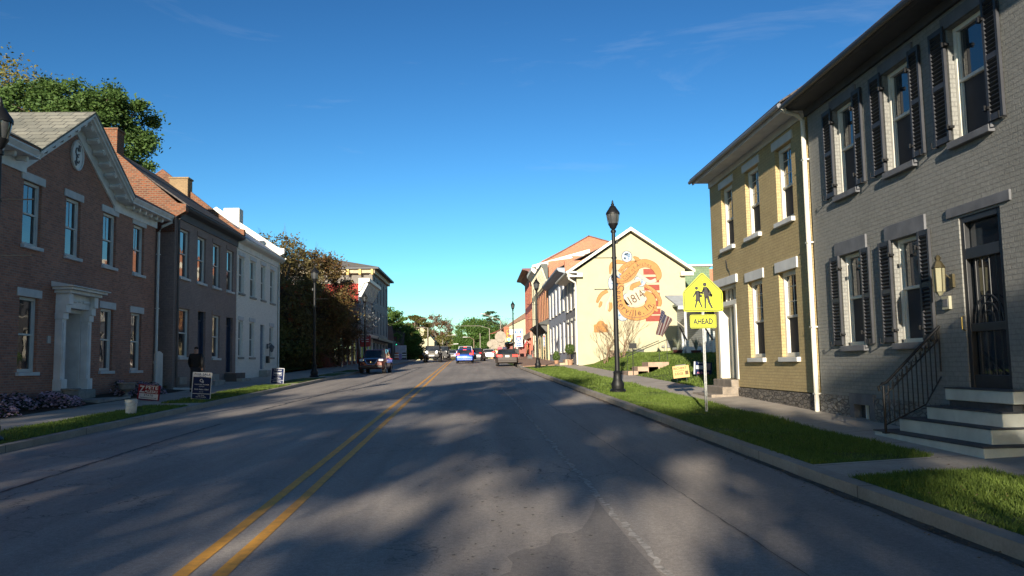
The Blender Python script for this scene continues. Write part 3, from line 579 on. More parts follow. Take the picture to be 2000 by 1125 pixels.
# end gables under the main roof
for y0,y1 in ((20.0,20.3),(33.1,33.4)): wl.prism([(-21.5,7.6),(-17.3,10.7),(XL-.05,7.6)],'y',y0+.005,y1-.005)
wl.build('wall',B_RED,h1)
STW=mat('stone_lintel_paint',(.55,.56,.57),.7,.12)
for a,b in UW: window(h1,XL,1,a,b,5.40,7.27,sill=STW,lint=STW,lg=.24,lext=.14,fr=.09,mid=.5,munt=(2,1))
for a,b in LW: window(h1,XL,1,a,b,1.74,3.9,sill=STW,lint=STW,lg=.24,lext=.14,fr=.09,mid=.5)
# cornice: flat runs left and right, raking sides of the pediment
CW=mat('cornice_white',(.70,.70,.70),.6,.14,2); CS=mat('soffit_paint',(.30,.29,.29),.7,.2,2)
c=MB(); 
xbox(c,XL,1,0,.06,20,23.75,7.44,7.80); xbox(c,XL,1,0,.06,29.5,33.4,7.44,7.80)
xbox(c,XL,1,-.05,.52,19.7,23.6,7.80,7.86); xbox(c,XL,1,-.05,.52,29.95,33.75,7.80,7.86)
for y0,y1 in ((19.7,23.62),(29.9,33.75)): c.prism([(XL+.52,7.86),(XL+.60,7.98),(XL+.60,8.04),(XL+.3,8.04),(XL+.3,7.86)],'y',y0,y1)
ap=(26.62,10.12); sl_=(10.12-8.02)/(26.62-23.5)
def rake(y0,y1,top0,top1,h,xa,xb,mb): # sloping board in YZ
    mb.prism([(y0,top0),(y1,top1),(y1,top1-h),(y0,top0-h)],'x',xa,xb)
for sgn,ye in ((-1,23.42),(1,29.82)):
    zt0=8.04; 
    rake(ye,ap[0],zt0,ap[1],.10,XL+.44,XL+.62,c); rake(ye,ap[0],zt0-.11,ap[1]-.11,.10,XL+.40,XL+.55,c)
    rake(ye,ap[0],zt0-.20,ap[1]-.20,.05,XL-.1,XL+.46,c)      # soffit board
    c.prism([(ye-sgn*.12,7.88),(ap[0],9.84),(ap[0],9.42),(ye-sgn*.12,7.46)],'x',XL-.02,XL+.056)
c.build('cornice',CW,h1,bevel=.006)
for i in range(7):
    for sgn,ye in ((-1,23.42),(1,29.82)):
        t=(i+.7)/7.2; y=ye+(ap[0]-ye)*t; z=8.04+(ap[1]-8.04)*t-.26; q=MB(); q.cbox((XL+.25,y,z-.06),.36,.16,.11,rx=math.atan2(ap[1]-8.04,ap[0]-ye)); q.cbox((XL+.42,y,z-.04),.06,.20,.07,rx=math.atan2(ap[1]-8.04,ap[0]-ye)); q.build('bracket',CW,h1,bevel=.01)
for y in [20.2,20.8,21.4,22.0,22.6,23.2,30.4,30.95,31.5,32.05,32.6,33.15]:
    q=MB(); q.cbox((XL+.22,y,7.74),.3,.12,.11); q.lathe([(.02,0),(.055,.02),(.06,.06),(.05,.1)],(XL+.32,y,7.64),8); q.build('bracket',CW,h1)
# medallion with a swirl
q=MB(); n=20; oc=(26.72,8.74)
q.prism([(oc[0]+.38*math.cos(2*math.pi*k/n),oc[1]+.50*math.sin(2*math.pi*k/n)) for k in range(n)],'x',XL,XL+.04)
q.tube([(XL+.05,oc[0]+.36*math.cos(2*math.pi*k/n),oc[1]+.48*math.sin(2*math.pi*k/n)) for k in range(n+1)],.035,6)
md=q.build('medallion',CW,h1); q=MB()
for cx_,cz_,s_,d0 in ((-.02,.14,1,0),(.04,-.16,-1,3.1)): q.tube([(XL+.055,oc[0]+cx_+s_*(.03+.03*a)*math.cos(a+d0),oc[1]+cz_+(.03+.035*a)*math.sin(a+d0)) for a in [k*.45 for k in range(12)]],.022,5)
q.cbox((XL+.05,oc[0]+.1,oc[1]+.25),.03,.1,.2); q.cbox((XL+.05,oc[0]-.12,oc[1]-.28),.03,.08,.16,rx=.6); q.build('swirl',GREYP,md)
# roofs
s=MB(); 
def slab(mb,a,b,c_,d_,t=.06): # quad with thickness
    nv=(Vector(b)-Vector(a)).cross(Vector(d_)-Vector(a)).normalized(); nv=nv if nv.z>0 else -nv
    lo=[Vector(p)-nv*t for p in (a,b,c_,d_)]; mb.add([a,b,c_,d_]+lo,[(0,1,2,3),(7,6,5,4),(0,1,5,4),(1,2,6,5),(2,3,7,6),(3,0,4,7)])
RX,RZ=-17.3,10.75
slab(s,(XL+.62,19.6,8.05),(XL+.62,23.5,8.05),(RX,23.5,RZ),(RX,19.6,RZ)); slab(s,(XL+.62,29.9,8.05),(XL+.62,33.85,8.05),(RX,33.85,RZ),(RX,29.9,RZ)); slab(s,(XL-.4,23.5,8.644),(XL-.4,29.9,8.644),(RX,29.9,RZ),(RX,23.5,RZ)); slab(s,(RX,19.6,RZ),(RX,33.85,RZ),(-22.2,33.85,7.6),(-22.2,19.6,7.6))
s.build('roof',ROOFBR,h1)
s=MB(); slab(s,(XL+.64,23.35,8.03),(XL+.64,26.62,10.16),(-20,26.62,10.16),(-20,23.35,8.03)); slab(s,(XL+.64,29.9,8.03),(XL+.64,26.62,10.16),(-20,26.62,10.16),(-20,29.9,8.03))
slab(s,(XL+.63,19.6,8.085),(XL+.63,23.5,8.085),(RX,26.4,RZ+.03),(RX,19.6,RZ+.03),.03)
s.build('gable_roof',SLATE,h1)
q=MB(); q.tube([(XL+.55,33.7,7.95),(XL+.5,33.72,7.75),(XL+.2,33.55,7.55),(XL+.1,33.46,7.3),(XL+.1,33.46,.95)],.055,8); 
for z in (2,4.2,6.4): q.cbox((XL+.1,33.46,z),.14,.14,.03)
q.build('downspout',WHITE,h1,smooth=True)
q=MB(); q.box(-16.3,-15.7,31.9,32.6,9.0,11.2); q.box(-16.35,-15.65,31.85,32.65,11.2,11.3); q.build('chimney',B_ORANGE,h1) if False else None
# entrance portal
pt=MB(); a,b=25.72,27.65
for y0,y1 in ((a,a+.26),(b-.26,b)):
    xbox(pt,XL,1,0,.22,y0,y1,1.15,3.55); xbox(pt,XL,1,0,.28,y0-.04,y1+.04,1.15,1.5); xbox(pt,XL,1,0,.27,y0-.03,y1+.03,3.35,3.55); xbox(pt,XL,1,.22,.24,y0+.06,y1-.06,1.6,3.25)
    xbox(pt,XL,1,0,.34,y0-.01,y1+.01,3.55,3.8); xbox(pt,XL,1,0,.42,y0,y1,3.8,4.15)
xbox(pt,XL,1,0,.26,a+.26,b-.26,3.72,4.15); xbox(pt,XL,1,0,.5,a-.1,b+.1,4.15,4.25); xbox(pt,XL,1,0,.62,a-.22,b+.22,4.25,4.33)
for y in (26.25,27.1): pt.tube([(XL+.265,y-.22,3.94),(XL+.265,y+.22,3.94)],.05,8)
pt.lathe([(.0,-.02),(.08,-.02),(.08,.02),(0,.02)],(XL+.27,26.68,3.94),8)
pt.prism([(XL,4.50),(XL+.70,4.36),(XL+.70,4.331),(XL,4.331)],'y',a-.3,b+.3)
# deep reveal
pt.box(XL-.9,XL,a+.26,a+.30,1.15,3.72); pt.box(XL-.9,XL,b-.32,b-.26,1.15,3.72); pt.box(XL-.9,XL,a+.3,b-.32,3.60,3.72); pt.box(XL-.88,XL-.6,a+.3,b-.32,3.15,3.25)
pt.build('door_surround',CW,h1,bevel=.008)
q=MB(); q.box(XL-.9,XL-.84,a+.3,b-.32,1.16,3.15); 
for z0,z1 in ((1.35,2.0),(2.15,3.0)):
    for y0 in (26.15,26.75): q.box(XL-.84,XL-.82,y0,y0+.45,z0,z1)
dq=q.build('door',mat('blue_grey_door',(.055,.085,.13),.45,.15),h1,bevel=.01); q=MB(); q.cbox((XL-.8,26.1,2.1),.06,.06,.16); q.build('handle',BLACKI,dq); q=MB(); q.box(XL-.88,XL-.85,a+.3,b-.32,3.25,3.6); q.build('pane',GLASS,dq)
q=MB(); q.box(XL-.9,XL+.36,a-.12,b+.12,.6,1.14); q.build('step',CONC,h1,bevel=.015)
q=MB(); xbox(q,XL,1,0,.03,25.28,25.46,2.6,2.82); q.build('number_plate',mat('pale_plate2',(.4,.4,.4),.5,.1),h1)
ds=thing('door_slab_step',(-12.3,26.7,.75),'low concrete slab step between the two stone urns','steps'); q=MB(); q.box(-12.63,-11.75,26.0,28.4,.5,.86); q.build('step',CONC,ds,bevel=.02)

# white gate leaf in the alley
q=MB()
for k in range(6): q.box(-13.05+.0,-13.0,33.62+k*.14,33.74+k*.14,.9,2.4+.10*math.sin(k*.6))
q.box(-13.1,-13.051,33.6,34.46,1.2,1.3); q.box(-13.1,-13.051,33.6,34.46,2.0,2.1)
tag(rebase(q.build('alley_gate',WHITE),(-13,34,.9)),'tall white board gate leaning in the dark alley beside the brown house','gate')
q=MB(); q.tube([(-12.5,34.3,.95),(-11.9,34.45,.92)],.06,10); q.tube([(-11.9,34.45,.92),(-11.87,34.46,.92)],.075,10); tag(rebase(q.build('drain_pipe',WHITE,smooth=True),(-12.2,34.4,.9)),'short white drain pipe lying at the foot of the alley','pipe')

# ================================================================ LEFT: brown house, white house
def row_house(nm,label,Y0,Y1,zb,wallm,uw,lw,doors,ztop,frm,doorm,sillm,linm,cornm,sidem=None,roofm=None,gut=None,eave=.45):
    t=thing(nm,(-12.8,(Y0+Y1)/2,zb),label,'house'); X=-12.8
    holes=list(uw)+list(lw)+[d_[:4] for d_ in doors]
    wl=MB(); facade(wl,X,1,Y0,Y1,zb-.6,ztop,holes); wl.box(-21.3,X-.4,Y0+.005,Y1-.005,zb-.6,ztop-.01)
    for y in (Y0,Y1): wl.quad((X,y,zb-.6),(X-.4,y,zb-.6),(X-.4,y,ztop),(X,y,ztop))
    wl.build('wall',wallm,t)
    for a,b,c_,d_ in uw: window(t,X,1,a,b,c_,d_,fm=frm,sill=sillm,lint=linm,fr=.08,lg=.22,lo=GLASS)
    for a,b,c_,d_ in lw: window(t,X,1,a,b,c_,d_,fm=frm,sill=sillm,lint=linm,fr=.08,lg=.22)
    for a,b,c_,d_ in doors:
        q=MB(); xbox(q,X,1,-.3,-.24,a,b,c_,d_-.45); xbox(q,X,1,-.24,-.22,a+.12,b-.12,c_+.15,c_+.8); xbox(q,X,1,-.24,-.22,a+.12,b-.12,c_+.95,d_-.6); xbox(q,X,1,-.3,-.2,a,b,d_-.45,d_-.38); xbox(q,X,1,-.28,-.1,a,a+.07,c_,d_); xbox(q,X,1,-.28,-.1,b-.07,b,c_,d_)
        dq=q.build('door',doorm,t,bevel=.008); q=MB(); xbox(q,X,1,-.27,-.24,a+.05,b-.05,d_-.4,d_-.02); q.build('pane',GLASS,dq); q=MB(); q.cbox((X-.19,a+.18,c_+1.0),.06,.05,.12); q.build('handle',BLACKI,dq)
    c=MB(); c.prism([(X,ztop-.35),(X+.05,ztop-.35),(X+.08,ztop-.05),(X+eave-.08,ztop+.02),(X+eave,ztop+.1),(X+eave,ztop+.16),(X,ztop+.16)],'y',Y0-.02,Y1+.02); c.build('cornice',cornm,t)
    return t
BLUED=mat('navy_door',(.02,.04,.09),.4,.2); NAVY=mat('dark_blue_cornice',(.05,.058,.075),.7,.15)
BR=B_BROWN
brn=row_house('brown_row_house','brown painted brick row house with dark cornice and two navy doors',34.95,43.85,.9,B_BROWN,
  [(35.54,36.70,5.72,7.83),(37.78,38.92,5.72,7.83),(39.97,41.08,5.72,7.83),(42.16,43.3,5.72,7.83)],[(35.6,36.86,2.27,4.37),(40.04,41.18,2.27,4.33)],
  [(37.98,39.05,1.55,4.40),(42.2,43.3,1.56,4.36)],8.55,WHITE,BLUED,STW,BR,NAVY)
def gable_wall(t,y0,y1,X0,zf,rx,rzz,xb,m,name='parapet',cop=None):
    q=MB(); q.prism([(X0,zf-.3),(X0,zf),(X0-.35,zf+.05),(rx,rzz),(xb,zf),(xb,zf-1.2),(-12.82,zf-1.2),(-12.82,zf-.55)],'y',y0,y1); o=q.build(name,m,t)
    return o
gable_wall(brn,34.92,35.25,-12.36,8.75,-16.7,12.2,-21.4,B_ORANGE)
gable_wall(brn,43.6,43.9,-12.36,9.1,-16.7,12.4,-21.4,B_ORANGE)
q=MB(); slab(q,(-12.33,35.26,8.74),(-12.33,43.59,8.74),(-16.7,43.59,11.9),(-16.7,35.26,11.9)); slab(q,(-21.4,35.26,8.4),(-21.4,43.59,8.4),(-16.7,43.59,11.9),(-16.7,35.26,11.9)); q.build('roof',ROOFD,brn)
q=MB(); q.box(-16.0,-15.3,34.9,35.6,10.4,12.0); q.box(-16.04,-15.26,34.86,35.64,12.0,12.08); q.build('chimney',B_ORANGE,brn)
q=MB(); q.box(-16.2,-15.25,43.3,44.0,10.3,11.8); q.box(-16.25,-15.2,43.25,44.05,11.8,11.88); q.build('chimney',brick('tan_brick',(.32,.22,.12),(.26,.18,.10),(.24,.17,.1),ms=.014),brn,label='tan brick chimney on the shared ridge wall')
q=MB(); q.tube([(-12.35,35.3,8.7),(-12.6,35.25,8.5),(-12.72,35.2,8.2),(-12.72,35.2,1.0)],.05,8); q.build('downspout',mat('brown_pipe',(.10,.08,.075),.6),brn,smooth=True)
q=MB(); q.box(-12.9,-12.2,39.9,41.0,1.0,1.08) if False else None
for (a,b,z) in ((37.7,39.3,1.5),(42.0,43.6,1.52)):
    s=thing('stone_stoop',(-12.4,(a+b)/2,z-.5),'brown stone step block under the %s navy door of the brown house'%('first' if a<40 else 'second'),'steps'); q=MB(); q.box(-12.79,-12.2,a,b,z-.9,z-.0); q.build('step',CONC if a<40 else mat('brown_stone',(.13,.10,.09),.9),s,bevel=.02); q=MB(); q.box(-12.2,-11.9,a+.05,b-.05,z-.9,z-.28); q.build('step',CONC,s,bevel=.02)
q=MB(); q.box(-12.805,-12.72,35.6,36.5,1.1,1.42); o=q.build('cellar_hatch',mat('tan_hatch',(.36,.30,.25),.8),brn)
wht=row_house('white_row_house','white painted brick row house with dark windows beside the leafy trees',43.95,52.85,1.1,B_WHITE,
  [(44.28,45.28,5.8,7.80),(46.46,47.56,5.76,7.82),(48.75,49.74,5.78,7.83),(50.9,51.98,5.76,7.81)],[(44.34,45.15,2.36,4.32),(46.45,47.46,2.36,4.35),(50.85,51.8,2.4,4.28)],
  [(48.73,49.68,1.68,4.3)],8.5,WHITE,mat('pale_blue_door',(.30,.34,.42),.5),mat('grey_sill',(.28,.27,.25),.8),STW,WHITE)
gable_wall(wht,52.6,52.9,-12.36,9.35,-16.7,12.1,-21.4,B_WHITE)
q=MB(); slab(q,(-12.33,43.92,8.7),(-12.33,52.59,8.7),(-16.7,52.59,11.8),(-16.7,43.92,11.8)); slab(q,(-21.4,43.92,8.4),(-21.4,52.59,8.4),(-16.7,52.59,11.8),(-16.7,43.92,11.8)); q.build('roof',mat('white_metal_roof',(.45,.44,.42),.5),wht)
q=MB(); q.box(-16.2,-15.2,52.5,53.4,10.0,12.0); q.build('chimney',B_WHITE,wht,bevel=.03)
q=MB(); q.tube([(-12.3,52.9,8.75),(-12.5,52.88,8.5),(-12.72,52.82,8.3),(-12.72,52.82,1.4)],.05,8); q.build('downspout',WHITE,wht,smooth=True)
q=MB(); q.box(-12.79,-12.3,48.5,50.0,.9,1.62); tag(rebase(q.build('door_step',CONC,bevel=.02),(-12.5,49.2,1.1)),'grey stone step under the pale door of the white row house','steps')
# wall lamp and mailbox on the white house
q=MB(); q.cbox((-12.74,50.2,3.05),.1,.12,.3); q.lathe([(.02,.42),(.16,.28),(.17,.2),(.12,.16),(.09,0),(.03,-.06)],(-12.5,50.25,2.75),8); q.tube([(-12.74,50.2,3.1),(-12.6,50.22,3.25),(-12.5,50.25,3.17)],.02,5)
q.build('wall_lamp',[mat('pewter',(.16,.17,.19),.5,metal=.5)],wht)
q=MB(); q.cbox((-12.70,50.15,2.25),.18,.3,.42); q.build('mailbox',DARKM,wht,bevel=.02)
# ================================================================ RIGHT: cream mural building
CREAM=mat('cream_render',(.42,.39,.26),.8,.05,1.2,.15,25); FY=58.4
cb=thing('cream_mural_building',(7.1,FY,1.5),'cream gabled building whose side wall carries the big painted mural','building')
q=MB(); q.prism([(7.12,.5),(7.12,8.35),(11.05,11.05),(15.0,8.35),(15.0,.5)],'y',FY,FY+.3); q.box(7.45,15,FY+.3,66,.5,8.3)
q.quad((7.12,FY+.3,.5),(7.45,FY+.3,.5),(7.45,FY+.3,8.3),(7.12,FY+.3,8.3)); q.build('wall',CREAM,cb)
FGR=B_FGREY
def far_front(t,Y0,Y1,zb,zt,wallm,rows,fm,glassm_=None,sill=None,lint=None,X=7.1,out=-1,munt=(0,0)):
    """rows: list of (n windows, z0, z1, width fraction[, kind])"""
    holes=[];L_=[]
    for r in rows:
        n,z0,z1,fr=r[:4]; p=(Y1-Y0)/n
        for i in range(n):
            c=Y0+p*(i+.5); h=(c-p*fr/2,c+p*fr/2,z0,z1); holes.append(h); L_.append((h,r[4] if len(r)>4 else 'w'))
    w=MB(); facade(w,X,out,Y0,Y1,zb,zt,holes,depth=.15); w.build('facade_wall',wallm,t)
    for h,k in L_:
        if k=='w': window(t,X,out,*h,fm=fm,sill=sill,lint=lint,fr=.09,up=GLASS,lo=SCREEN,simple=True,depth=.1)
        else:
            q=MB(); xbox(q,X,out,-.15,-.10,h[0],h[1],h[2],h[3]); xbox(q,X,out,-.10,-.07,h[0]+.15,h[1]-.15,h[2]+.8,h[3]-.5); q.build('door',k,t)
far_front(cb,FY+.002,66,1.4,8.2,FGR,[(3,5.8,7.9,.45),(3,2.6,4.9,.45)],CREAMW,sill=CREAMW,lint=CREAMW)
q=MB(); q.prism([(7.10,7.95),(6.7,8.0),(6.5,8.12),(6.5,8.25),(7.1,8.25)],'y',FY-.5,66); q.build('cornice',CREAMW,cb)
q=MB(); slab(q,(6.4,FY-.55,8.2),(6.4,66,8.2),(11.05,66,11.35),(11.05,FY-.55,11.35),.12); slab(q,(15.6,FY-.55,8.25),(15.6,66,8.25),(11.05,66,11.35),(11.05,FY-.55,11.35),.12); q.build('roof',mat('pale_metal_roof',(.50,.48,.42),.5,.1),cb)
q=MB()
for x in (6.4,15.6):
    a=Vector((x,0,8.2)); b=Vector((11.05,0,11.36)); 
    q.prism([(a.x,a.z-.14),(a.x,a.z+.06),(b.x,b.z+.03),(b.x,b.z-.22)],'y',FY-.62,FY-.552)
q.box(6.4,7.5,FY-.5,FY+.01,7.85,8.12); q.box(14.6,15.5,FY-.5,FY+.01,7.85,8.12); q.build('bargeboard',CREAMW,cb)
q=MB(); q.tube([(6.45,FY-.6,8.15),(6.5,FY-.5,7.7),(7.0,FY-.15,7.45),(7.03,FY-.1,7.2),(7.03,FY-.1,1.6)],.07,8); q.build('downspout',CREAMW,cb,smooth=True)
q=MB(); q.tube([(6.38,FY-.6,8.18),(6.38,66,8.18)],.1,8); q.build('gutter',CREAMW,cb,smooth=True)
# ---- the mural, painted on the wall: each colour is a thin layer of paint
def mp(px,py): # traced on the wall: metres on the wall plane
    s=FY/1600*1.0; x=(px-935)*s; z=CAMH+(712-(px-935)*.0175-py)*s; return (x+.02*(py-600)/100*0+(-.0), z)
mural=MB(); layer=[0]
def wallp(x,z,k): return (x,FY-.004-.004*k,z)
def band(pts,w0,k,mi,w1=None,px=True):
    P=[Vector(mp(*p)) if px else Vector(p) for p in pts]
    # smooth (Catmull-Rom)
    Q=[]
    for i in range(len(P)-1):
        p0=P[max(i-1,0)];p1=P[i];p2=P[i+1];p3=P[min(i+2,len(P)-1)]
        for j in range(8):
            t=j/8; Q.append(.5*((2*p1)+(p2-p0)*t+(2*p0-5*p1+4*p2-p3)*t*t+(-p0+3*p1-3*p2+p3)*t**3))
    Q.append(P[-1]); vs=[]; ws=w0 if isinstance(w0,list) else [w0,w0 if w1 is None else w1]
    for i,q in enumerate(Q):
        t=(Q[min(i+1,len(Q)-1)]-Q[max(i-1,0)]).normalized(); n_=Vector((-t.y,t.x)); f=i/(len(Q)-1)*(len(ws)-1); a=int(min(f,len(ws)-2)); ww=ws[a]+(ws[a+1]-ws[a])*(f-a)
        vs+= [wallp(*(q+n_*ww/2),k),wallp(*(q-n_*ww/2),k)]
    mural.add(vs,[(2*i,2*i+1,2*i+3,2*i+2) for i in range(len(Q)-1)],mi)
    if mi in (0,6,3):
        for sd in (0,1):
            ev=[]
            for i,q in enumerate(Q):
                e=Vector(vs[2*i+sd]); c_=Vector(vs[2*i+1-sd]); d_=(c_-e); d_=d_.normalized()*.028 if d_.length>.05 else d_*.5; ev+=[(e.x,e.y-.002,e.z),(e.x+d_.x,e.y-.002,e.z+d_.z)]
            mural.add(ev,[(2*i,2*i+1,2*i+3,2*i+2) for i in range(len(Q)-1)],7 if mi!=3 else 8)
    return Q
def disc(px,py,rx,ry,k,mi,n=36):
    c=mp(px,py); s=FY/1600; mural.add([wallp(c[0]+rx*s*math.cos(2*math.pi*i/n),c[1]+ry*s*math.sin(2*math.pi*i/n),k) for i in range(n)],[tuple(range(n))],mi)
def rim(px,py,rx,ry,k,mi=4,w=.035,a0=0,a1=360):
    c=(px,py); band([(px+rx*math.cos(R(a)),py-ry*math.sin(R(a))) for a in range(a0,a1+1,20)],w,k,mi)
# 0 orange 1 globe blue 2 red 3 pale cream 4 dark outline 5 blue continents 6 deep orange
for i in range(7): # red bars
    y=529+i*15.8; y0=y-5.6; 
    if i==6: y0=616
    a=mp(1263+.3*i,y0); b=mp(1294+.15*i,y0+11); mural.add([wallp(a[0],a[1],0),wallp(b[0],a[1],0),wallp(b[0],b[1],0),wallp(a[0],b[1],0)],[(0,1,2,3)],2)
for (x,y,a,b) in ((1231,499,10.5,11.5),(1214,541,15,15),(1204,552,12,17),(1256,548,12,11),(1219,605,15,22),(1229,583,8,12),(1240,612,10,12),(1258,578,12,12)):
    disc(x,y,a,b,1,1); rim(x,y,a,b,2)
rnd=random.Random(8)
for i in range(46):
    (x,y,a,b)=rnd.choice([(1231,499,7,8),(1214,541,10,10),(1204,552,8,12),(1256,548,8,7),(1219,605,9,16),(1229,583,5,8)]); u=rnd.uniform(-1,1); v=rnd.uniform(-1,1); disc(x+a*u*.7,y+b*v*.7,rnd.uniform(1,2.6),rnd.uniform(1,2),3,5,7)
for i in range(12):
    a=rnd.uniform(0,6.28); disc(1231+5*math.cos(a),499+6*math.sin(a),1.6,1.3,3,5,7)
# pale scrolls
band([(1200,566),(1196,580),(1189,592),(1186,606)],.22,3,3); band([(1250,532),(1262,541),(1275,549),(1288,545)],.28,4,3); band([(1226,560),(1236,552),(1249,547),(1258,549)],.2,4,3); band([(1232,524),(1218,528),(1208,535),(1203,545)],.22,4,3)
# orange ribbons
rb=[]
rb+=band([(1204,543),(1218,548),(1236,541),(1248,527),(1252,516),(1247,507)],[.30,.42,.42,.36,.3,.1],5,0)
band([(1197,534),(1199,518),(1208,510),(1218,510),(1229,512)],[.12,.3,.3,.16],4,0)
band([(1216,531),(1226,519),(1241,512),(1256,513)],[.36,.36,.34],5,0)
rr_=band([(1220,544),(1236,529),(1252,516),(1268,512),(1284,518),(1292,530),(1293,540),(1288,546)],[.55,.6,.6,.6,.55,.5,.4,.1],6,0)
band([(1244,499),(1251,504),(1254,512)],[.08,.35,.3],4,0); band([(1256,506),(1262,509),(1268,506)],.2,4,0)
band([(1238,566),(1240,559),(1248,555),(1257,551)],[.25,.35,.3],6,0)
band([(1264,556),(1277,563),(1288,574),(1294,588),(1292,597)],[.25,.3,.34,.3,.25],7,0); band([(1286,597),(1283,602),(1289,607)],[.2,.28,.2],7,0)
band([(1191,567),(1180,573),(1173,582),(1169,591)],[.25,.28,.25,.15],5,0); band([(1178,588),(1176,594),(1173,600)],[.15,.24,.1],5,0); band([(1196,590),(1196,600),(1192,608)],[.2,.26,.12],5,0)
# the big ring
cx_,cy_=1243,584
RG=[(1219,553),(1214,566),(1214,582),(1218,597),(1228,609),(1243,613),(1258,611),(1270,604),(1276,592),(1275,579),(1265,570)]
rg=band(RG,[.42,.52,.6,.68,.85,.95,.95,.9,.8,.6,.3],5,6)
band([(a*.985+18,b*1.0+.0) for a,b in RG[:0]] or [(1213,553),(1208,567),(1208,584),(1213,602),(1226,616),(1243,619.5),(1262,617),(1276,608),(1284,594)],.03,7,4)
disc(1246,580,21,17,4,3)
mm=[mat('mural_orange',(.40,.20,.065),.8,.12,3),mat('mural_pale_blue',(.33,.38,.42),.8,.12,4),mat('mural_red',(.27,.05,.035),.8,.12,5),mat('mural_pale',(.46,.42,.32),.8,.08,3),mat('mural_outline',(.05,.05,.07),.8,.1),mat('mural_blue',(.11,.19,.33),.8,.1),mat('mural_deep_orange',(.43,.21,.06),.8,.12,3),mat('mural_brown_line',(.16,.065,.02),.8,.1),mat('mural_grey_line',(.24,.22,.20),.8,.1)]
mo=mural.build('mural',mm,cb)
lt=MB()
def arc_text(s,pts,size,k,bold=.0,flip=1,sx=.9,sp=1.0):
    P=[Vector(mp(*p)) for p in pts]; n=len(s)
    # arc-length parametrise a smooth curve
    Q=[]
    for i in range(len(P)-1):
        p0=P[max(i-1,0)];p1=P[i];p2=P[i+1];p3=P[min(i+2,len(P)-1)]
        for j in range(12): t=j/12; Q.append(.5*((2*p1)+(p2-p0)*t+(2*p0-5*p1+4*p2-p3)*t*t+(-p0+3*p1-3*p2+p3)*t**3))
    Q.append(P[-1]); Ls=[0]
    for a,b in zip(Q,Q[1:]): Ls.append(Ls[-1]+(b-a).length)
    wd={' ':.5,'l':.55,'i':.55,'t':.7,'r':.75,'.':.5,',':.5,'I':.6,'1':.8,'C':1.2,'m':1.4}
    tot=sum(wd.get(c,1) for c in s); acc=0
    for c in s:
        w_=wd.get(c,1); d_=(acc+w_/2)/tot*Ls[-1]; acc+=w_
        i=max(j for j in range(len(Ls)) if Ls[j]<=d_+1e-9); i=min(i,len(Q)-2); tt=(Q[i+1]-Q[i]).normalized(); f=(d_-Ls[i])/max(1e-6,Ls[i+1]-Ls[i]); p=Q[i].lerp(Q[i+1],f)
        if c!=' ': text(lt,c,size,wallp(p.x,p.y,k),(tt.x,0,tt.y),(-tt.y*flip,0,tt.x*flip),sx=sx,bold=bold)
arc_text('Centerville, In.',[(1221,556),(1214,570),(1214,586),(1221,601),(1236,611),(1254,610),(1268,601),(1279,590)],.62,9,.006)
arc_text('1814',[(1231,590),(1243,583),(1254,577),(1262,571)],.9,9,.0,sx=.85)
arc_text('City of Arches',[(1222,544),(1237,529),(1252,517),(1268,514),(1281,519)],.36,9)
arc_text('National Road',[(1206,546),(1221,548),(1236,540),(1247,527)],.27,9)
arc_text('Historic',[(1218,528),(1227,519),(1241,512),(1252,512)],.24,9); arc_text('Wayne County',[(1266,557),(1278,565),(1288,575),(1293,588)],.2,9)
lt.build('lettering',mat('mural_ink',(.10,.05,.03),.8,.1),mo)
# little shaped plaque under the mural
q=MB(); q.prism([(8.28,3.88),(8.28,4.42),(8.45,4.46),(8.6,4.66),(8.78,4.72),(8.96,4.66),(9.1,4.46),(9.26,4.42),(9.26,3.88)],'y',FY-.06,FY-.002); pl=q.build('wall_plaque',mat('plaque_orange',(.38,.18,.04),.7,.3,6),cb)
q=MB(); 
for i,z in enumerate((4.3,4.16,4.02)): text(q,('CENTERVILLE','HISTORIC','DISTRICT')[i],.13,(8.77,FY-.065,z),(1,0,0),(0,0,1))
q.build('lettering',mat('plaque_ink',(.25,.10,.03),.8),pl)
# utility boxes at the foot of the wall
q=MB(); q.box(10.95,11.6,57.2,57.8,1.7,2.55); q.box(10.92,11.63,57.17,57.83,2.55,2.6); 
for k in range(6): q.box(10.98,11.57,57.15,57.17,1.8+k*.11,1.84+k*.11)
tag(rebase(q.build('air_conditioner',mat('dark_unit',(.07,.075,.08),.6,.2),bevel=.02),(11.2,57.5,1.6)),'dark square air conditioner at the foot of the mural wall','air conditioner')
q=MB(); q.box(9.2,9.7,57.1,57.7,1.5,2.5); q.box(9.17,9.73,57.07,57.73,2.5,2.56); tag(rebase(q.build('utility_cabinet',mat('tan_unit',(.34,.24,.16),.7,.2),bevel=.02),(9.4,57.4,1.5)),'tan metal cabinet behind the bare shrub by the mural wall','cabinet')
q=MB(); q.box(13.5,13.9,FY-.16,FY-.002,2.7,3.2); q.tube([(13.3,FY-.05,1.9),(13.3,FY-.05,2.9),(13.5,FY-.05,3.3),(13.65,FY-.05,3.2)],.03,5); q.lathe([(.02,0),(.12,.02),(.12,.15),(.02,.17)],(13.2,FY-.15,2.7),8); q.build('electric_meter',mat('meter_grey',(.25,.25,.24),.6,.2),cb)

